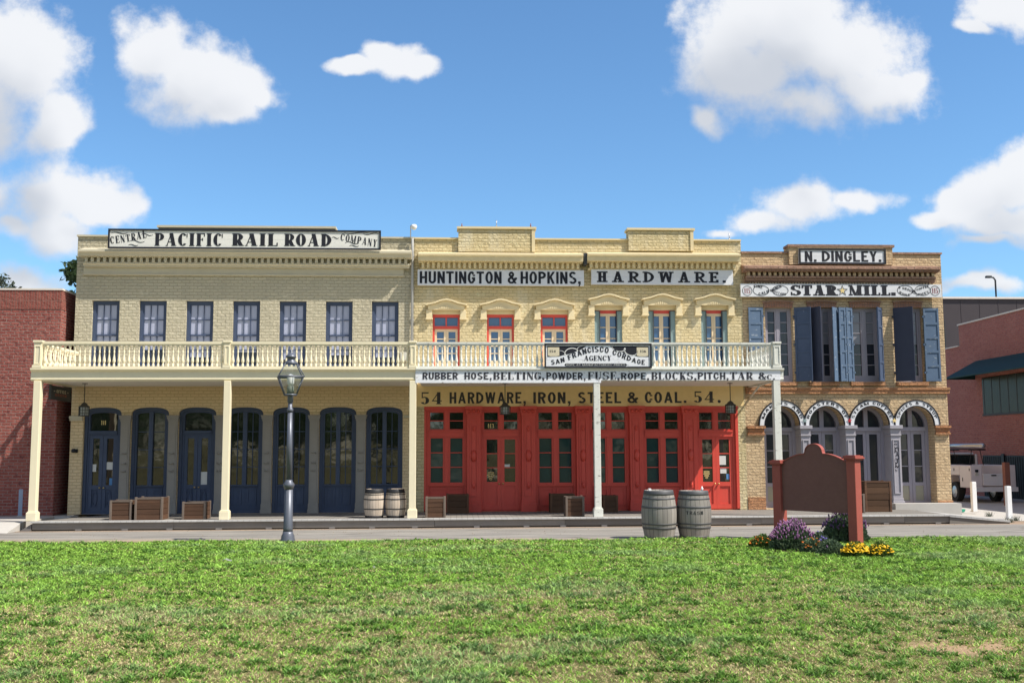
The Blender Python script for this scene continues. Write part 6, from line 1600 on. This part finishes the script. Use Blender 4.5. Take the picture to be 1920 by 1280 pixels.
# ================================================================== neighbours
def neighbour_left():
    y0 = -0.25; xr = X_(107, 760, y0); zt = Z_(60, 544, y0); xl = -34; yb = 22
    root = empty('brick_building', ((xl+xr)/2, y0, 0), 'dark red brick building at the left edge beyond the cream porch', 'building')
    b = MB(); b.box(xl, xr, y0, yb, 0, zt-.001); b.build('wall', M['red_brick'], root)
    b = MB(); b.box(xl, xr+.012, y0-.012, y0+.30, zt-.52, zt-.0); b.build('soldier_course', M['red_soldier'], root)
    b = MB(); b.box(xl, xr+.03, y0-.03, yb, zt+.001, zt+.05); b.build('coping', M['coping_light'], root)
    b = MB(); x1 = xr+.05; b.box(xr+.001, xr+.35, y0+2.2, yb, zt-1.3, zt-.55); b.box(xr+.001, xr+.30, y0+1.4, y0+1.75, 3.2, zt-.56); b.tube([(xr+.15, y0+1.5, zt-1.4), (xr+.15, y0+4.5, zt-3.6)], .06, 8); b.build('downpipe_box', M['rust_panel'], root)
    for (ya, z0, z1) in ((y0+2.2, .85, 1.9), (y0+2.2, 2.35, 3.55), (y0+5.5, .85, 3.5)):
        b = MB(); b.box(xr+.001, xr+.03, ya, ya+2.4, z0, z1); w = b.build('window', M['gate_black'], root)
        b = MB()
        for j in range(9): b.box(xr+.031, xr+.06, ya+.15+j*.26, ya+.24+j*.26, z0, z1)
        b.build('louvre', M['white_paint'], w)
neighbour_left()
def neighbour_right():
    X0 = 21.3; yc = onX(1804, 750, X0).y; zt = onX(1804, 609, X0).z; z2 = onX(1802, 649, X0).z
    root = empty('brick_building', (X0, yc, 0), 'red brick building with a dark awning at the right edge', 'building')
    b = MB(); b.box(X0, X0+14, -6, yc, 0, zt); b.build('wall', M['red_brick_plain'], root)
    b = MB(); b.box(X0-.05, X0+14, -6.05, yc+.05, zt+.001, zt+.06); b.build('coping', M['coping_light'], root)
    b = MB(); b.box(X0-.0, X0+12, yc+.001, yc+6, 0, z2); b.build('rear_wing', M['red_brick_plain'], root)
    b = MB(); b.box(X0-.05, X0+12, yc+.06, yc+6.05, z2+.001, z2+.05); b.build('rear_coping', M['coping_light'], root)
    ya = onX(1843, 740, X0).y; zw0, zw1 = onX(1845, 776, X0).z, onX(1845, 708, X0).z
    b = MB(); b.box(X0-.02, X0-.001, -4, ya, zw0, zw1); w = b.build('window', M['gate_black'], root)
    b = MB(); y_ = ya-.12
    while y_ > -3.5: b.box(X0-.035, X0-.021, y_-.05, y_, zw0, zw1); y_ -= .62
    b.box(X0-.045, X0-.021, -4, ya+.04, zw0-.08, zw0-.001); b.build('mullion', M['dark_edge'], w)
    b = MB(); b.poly([(X0-.028, -4, zw0), (X0-.028, ya-.02, zw0), (X0-.028, ya-.02, zw1), (X0-.028, -4, zw1)]); b.build('glass', M['pane_dull'], w, fixn=False)
    yA = onX(1830, 690, X0).y; za, zb_ = onX(1833, 676, X0).z, onX(1845, 707, X0).z; o = 1.3
    A = MB(); A._add([(X0-.003, -4, za), (X0-.003, yA, za), (X0-o, yA+.1, zb_), (X0-o, -4, zb_), (X0-.003, -4, za-.03), (X0-.003, yA, za-.03), (X0-o, yA+.1, zb_-.05), (X0-o, -4, zb_-.05), (X0-.003, yA+.1, zb_-.05)], [(0,1,2,3),(4,7,6,5),(3,2,6,7),(1,5,8,2),(2,8,6)]); A.build('awning', M['awning_teal'], root, fixn=False)
    yg = onX(1846, 900, X0).y; b = MB(); b.box(X0-.03, X0-.001, -5, yg, 0.0, onX(1850, 853, X0).z); g = b.build('gate', M['gate_black'], root)
    b = MB(); y_ = yg-.05
    while y_ > -4.8: b.box(X0-.05, X0-.031, y_-.03, y_, .02, onX(1850, 853, X0).z-.05); y_ -= .16
    b.build('gate_bar', M['dark_edge'], g); g2 = MB(); yk = onX(1886, 900, X0).y; g2.box(X0-.09, X0-.051, yk-.09, yk+.09, 0, onX(1850, 850, X0).z); g2.build('gate_post', M['gate_black'], g)
neighbour_right()
def cladding():
    y0 = 34; x0, zt = X_(1740, 650, y0), Z_(1840, 560.5, y0); root = empty('clad_building', (x0+20, y0, 0), 'tall dark metal clad building behind the tan brick building', 'building')
    b = MB(); b.box(x0-12, x0+50, y0, y0+20, 0, zt); b.build('wall', M['dark_cladding'], root)
    b = MB()
    for i in range(50): x = x0-11+i*1.2; b.box(x, x+.05, y0-.015, y0-.001, 0, zt-.1)
    b.build('seam', M['dark_cladding'], root); b = MB(); b.box(x0-12.1, x0+50.1, y0-.12, y0+.3, zt+.001, zt+.12); b.build('coping', M['coping_light'], root)
    b = MB(); xl = X_(1768, 630, y0)
    for j in range(18): zz = Z_(1768, 662, y0)+j*.11*1.05; b.box(xl-.3, xl+.17, y0-.1, y0-.001, zz, zz+.06)
    b.build('louvre', M['dark_edge'], root)
    y1 = 37; p = onY(1868, 560, y1); q = onY(1869, 521, y1); root = empty('street_lamp', (p.x, y1, 0), 'tall thin street lamp rising behind the dark clad building', 'street lamp')
    b = MB(); b.tube([(p.x, y1+20.5, 0), (p.x, y1+20.5, q.z)], .09, 8)
    b = MB(); P = [(p.x, y1, zt-1)]; b.tube([(p.x, y1, 0), (p.x, y1, q.z-.15), (p.x-.12, y1, q.z+.02), (p.x-.35, y1, q.z+.06)], .055, 8); b.build('pole', M['dark_edge'], root)
    b = MB(); b.box(p.x-.62, p.x-.28, y1-.12, y1+.12, q.z+.0, q.z+.13); b.build('lamp_head', M['dark_edge'], root)
cladding()
# utility truck in the alley
def truck():
    p = onZ(1823, 950, .0); p = onY(1823, 950, 7.2); p.z = 0; hd = math.radians(89); fwd = Vector((math.cos(hd), math.sin(hd), 0)); rt = Vector((fwd.y, -fwd.x, 0)); up = Vector((0, 0, 1))
    root = empty('utility_truck', (p.x, p.y, 0), 'white utility pickup truck with a ladder rack parked in the alley', 'truck')
    # local frame: u forward from the tail, v to the right from the left side, z up
    L = lambda u, v, z: p+fwd*u+rt*v+up*z
    def bx(b, u0, u1, v0, v1, z0, z1): b.obox(L((u0+u1)/2, (v0+v1)/2, (z0+z1)/2), fwd, rt, up, abs(u1-u0)/2, abs(v1-v0)/2, abs(z1-z0)/2)
    W = 1.62
    b = MB(); bx(b, 0, .85, 0, .42, .52, 1.32); bx(b, .85, 1.75, 0, .42, .95, 1.32); bx(b, 1.75, 2.4, 0, .42, .52, 1.32); bx(b, 0, 2.4, W-.42, W, .52, 1.32); bx(b, .05, 2.4, .421, W-.421, .62, .75); bx(b, 2.3, 2.4, .421, W-.421, .751, 1.25); b.build('service_body', M['truck_pink'], root, bevel=.02)
    b = MB(); bx(b, -.03, .03, .43, W-.43, .60, 1.02); t = b.build('tailgate', M['truck_white'], root, bevel=.01); b = MB(); bx(b, -.045, -.031, W/2-.09, W/2+.09, .94, .985); b.build('handle', M['gate_black'], t)
    b = MB(); bx(b, -.16, -.03, .02, W-.02, .40, .56); b.build('bumper', M['truck_white'], root)
    for z in (1.12, 1.0): b = MB(); bx(b, -.02, -.001, .16, .27, z-.045, z+.045); b.build('tail_light', M['gate_black' if z > 1.1 else 'box_grey'], root)
    b = MB()
    bx(b, 2.45, 4.9, .06, W-.06, .5, 1.05); bx(b, 2.5, 3.9, .10, W-.10, 1.051, 1.10); bx(b, 2.62, 3.75, .2, W-.2, 1.68, 1.76)
    for v in (.12, W-.2): bx(b, 2.5, 2.6, v, v+.08, 1.101, 1.70); bx(b, 3.75, 3.83, v, v+.08, 1.101, 1.70)
    b.build('cab', M['truck_white'], root, bevel=.03)
    b = MB(); bx(b, 2.62, 3.74, .14, W-.14, 1.11, 1.675); b.build('window', M['pane_dark'], root)
    b = MB(); bx(b, .06, .10, -.012, -.001, 1.12, 1.21); bx(b, 1.25, 1.29, -.012, -.001, 1.10, 1.2); bx(b, .60, .64, -.012, -.001, .75, .88); b.build('latch', M['gate_black'], root)
    for u in (1.30, 4.2):
        for v in (.10, W-.10):
            c = L(u, v, .36); b = MB(); n = 20
            pts = lambda r, s: [c+(fwd*math.cos(2*PI*j/n)+up*math.sin(2*PI*j/n))*r+rt*s for j in range(n)]
            A, B_, C_ = pts(.36, -.11), pts(.36, .11), pts(.22, -.115); b._add(A+B_+C_, [(j, (j+1) % n, n+(j+1) % n, n+j) for j in range(n)]+[(j, (j+1) % n, 2*n+(j+1) % n, 2*n+j) for j in range(n)]+[tuple(n+j for j in range(n))])
            w = b.build('wheel', M['tyre'], root); b = MB(); D_ = pts(.215, -.10); E_ = pts(.08, -.125); b._add(D_+E_, [(j, (j+1) % n, n+(j+1) % n, n+j) for j in range(n)]+[tuple(n+j for j in range(n))]); b.build('rim', M['steel'], w)
    b = MB()
    for u in (.3, 2.35):
        for v in (.12, .62): b.tube([L(u, v, 1.32), L(u, v+(.1 if v < .3 else -.1), 1.86)], .014, 6)
        b.tube([L(u, .1, 1.86), L(u, .72, 1.86)], .022, 6)
    for v in (.22, .52): b.tube([L(-.1, v, 1.88), L(3.6, v, 1.90)], .022, 6)
    b.build('ladder_rack', M['gate_black'], root)
    b = MB(); b.tube([L(-.30, .36, 2.0), L(3.7, .36, 2.02)], .085, 10); b.build('pipe_tube', M['steel'], root)
truck()

# ================================================================== trees
def tree(label, base, h, cr_, cz, n, leaf, seed, trunk_r=.25, size=.22, clumps=26, squash=.8, group=None):
    rnd = np.random.default_rng(seed); root = empty('tree', base, label, 'tree', group); B0 = Vector(base)
    ends = []; b = MB(); top = B0+Vector((0, 0, cz)); b.tube([B0, B0+Vector((.1, 0, cz*.45)), top], [trunk_r, trunk_r*.75, trunk_r*.45], 9)
    for i in range(clumps):
        a = rnd.random()*2*PI; e = rnd.random()*1.9-.75; r_ = cr_*(.45+.55*rnd.random()); c = B0+Vector((math.cos(a)*math.cos(e)*r_, math.sin(a)*math.cos(e)*r_, cz+math.sin(e)*(h-cz)*(.5+.5*rnd.random()))); ends.append(c)
        s = B0+Vector((0, 0, cz*(.5+.5*rnd.random()))); mid = (s+c)/2+Vector((0, 0, .3)); b.tube([s, mid, c], [trunk_r*.30, trunk_r*.16, .02], 5)
    b.build('trunk', M['bark'], root)
    cen = np.array([tuple(e) for e in ends]); idx = rnd.integers(0, clumps, n); rad = cr_*.34
    g = rnd.normal(size=(n, 3)); g /= np.linalg.norm(g, axis=1)[:, None]; P = cen[idx]+g*(rad*rnd.random(n)[:, None]**.5)*np.array([1, 1, squash])
    d = rnd.normal(size=(n, 3)); d /= np.linalg.norm(d, axis=1)[:, None]; s = np.cross(d, rnd.normal(size=(n, 3))); s /= np.linalg.norm(s, axis=1)[:, None]; L = size*(.6+.8*rnd.random(n))[:, None]
    V = np.stack([P-s*L*.08, P+d*L*.5-s*L*.30, P+d*L, P+d*L*.5+s*L*.30], 1).reshape(-1, 3)-np.array(base)
    me = bpy.data.meshes.new('crown'); me.vertices.add(n*4); me.vertices.foreach_set('co', V.astype(np.float32).ravel()); me.loops.add(n*4); me.loops.foreach_set('vertex_index', np.arange(n*4, dtype=np.int32)); me.polygons.add(n); me.polygons.foreach_set('loop_start', np.arange(n, dtype=np.int32)*4); me.polygons.foreach_set('loop_total', np.full(n, 4, np.int32)); me.update(calc_edges=True)
    me.materials.append(M[leaf]); o = bpy.data.objects.new('crown', me); COL.objects.link(o); o.parent = root; return root
q = onY(-4, 500, 34); tree('thin grey green tree top over the red brick building at the far left', (q.x, 34, 0), q.z, 1.5, q.z-2.6, 2600, 'leaf_grey', 21, .2, .20, 22, 1.0)
q = onY(148, 492, 24); tree('dark tree crown showing between the red and khaki brick buildings', (q.x+.6, 24, 0), q.z+.4, 2.0, q.z-2.2, 4500, 'leaf_dark', 22, .25, .26, 26)
# trees across the lawn, behind the photographer: seen only as reflections in the shop windows
t0 = None
rnd = random.Random(9)
for i, (x, y) in enumerate(((-46, -88), (-36, -84), (-27, -90), (-17, -84), (-8, -89), (2, -86), (12, -90), (23, -85), (34, -90), (46, -88))):
    if t0 is None: t0 = tree('broad green park tree on the far side of the lawn', (x, y, 0), 10.5, 5.2, 5.6, 9000, 'leaf_mid', 31, .4, .42, 46, .8, 'park trees behind the lawn'); t0['label'] = 'broad green park tree on the far side of the lawn'
    else: c = copy_tree(t0); c.location = (x, y, 0); c.rotation_euler = (0, 0, rnd.uniform(0, 6)); s = rnd.uniform(.8, 1.1); c.scale = (s*1.1, s*1.1, s)
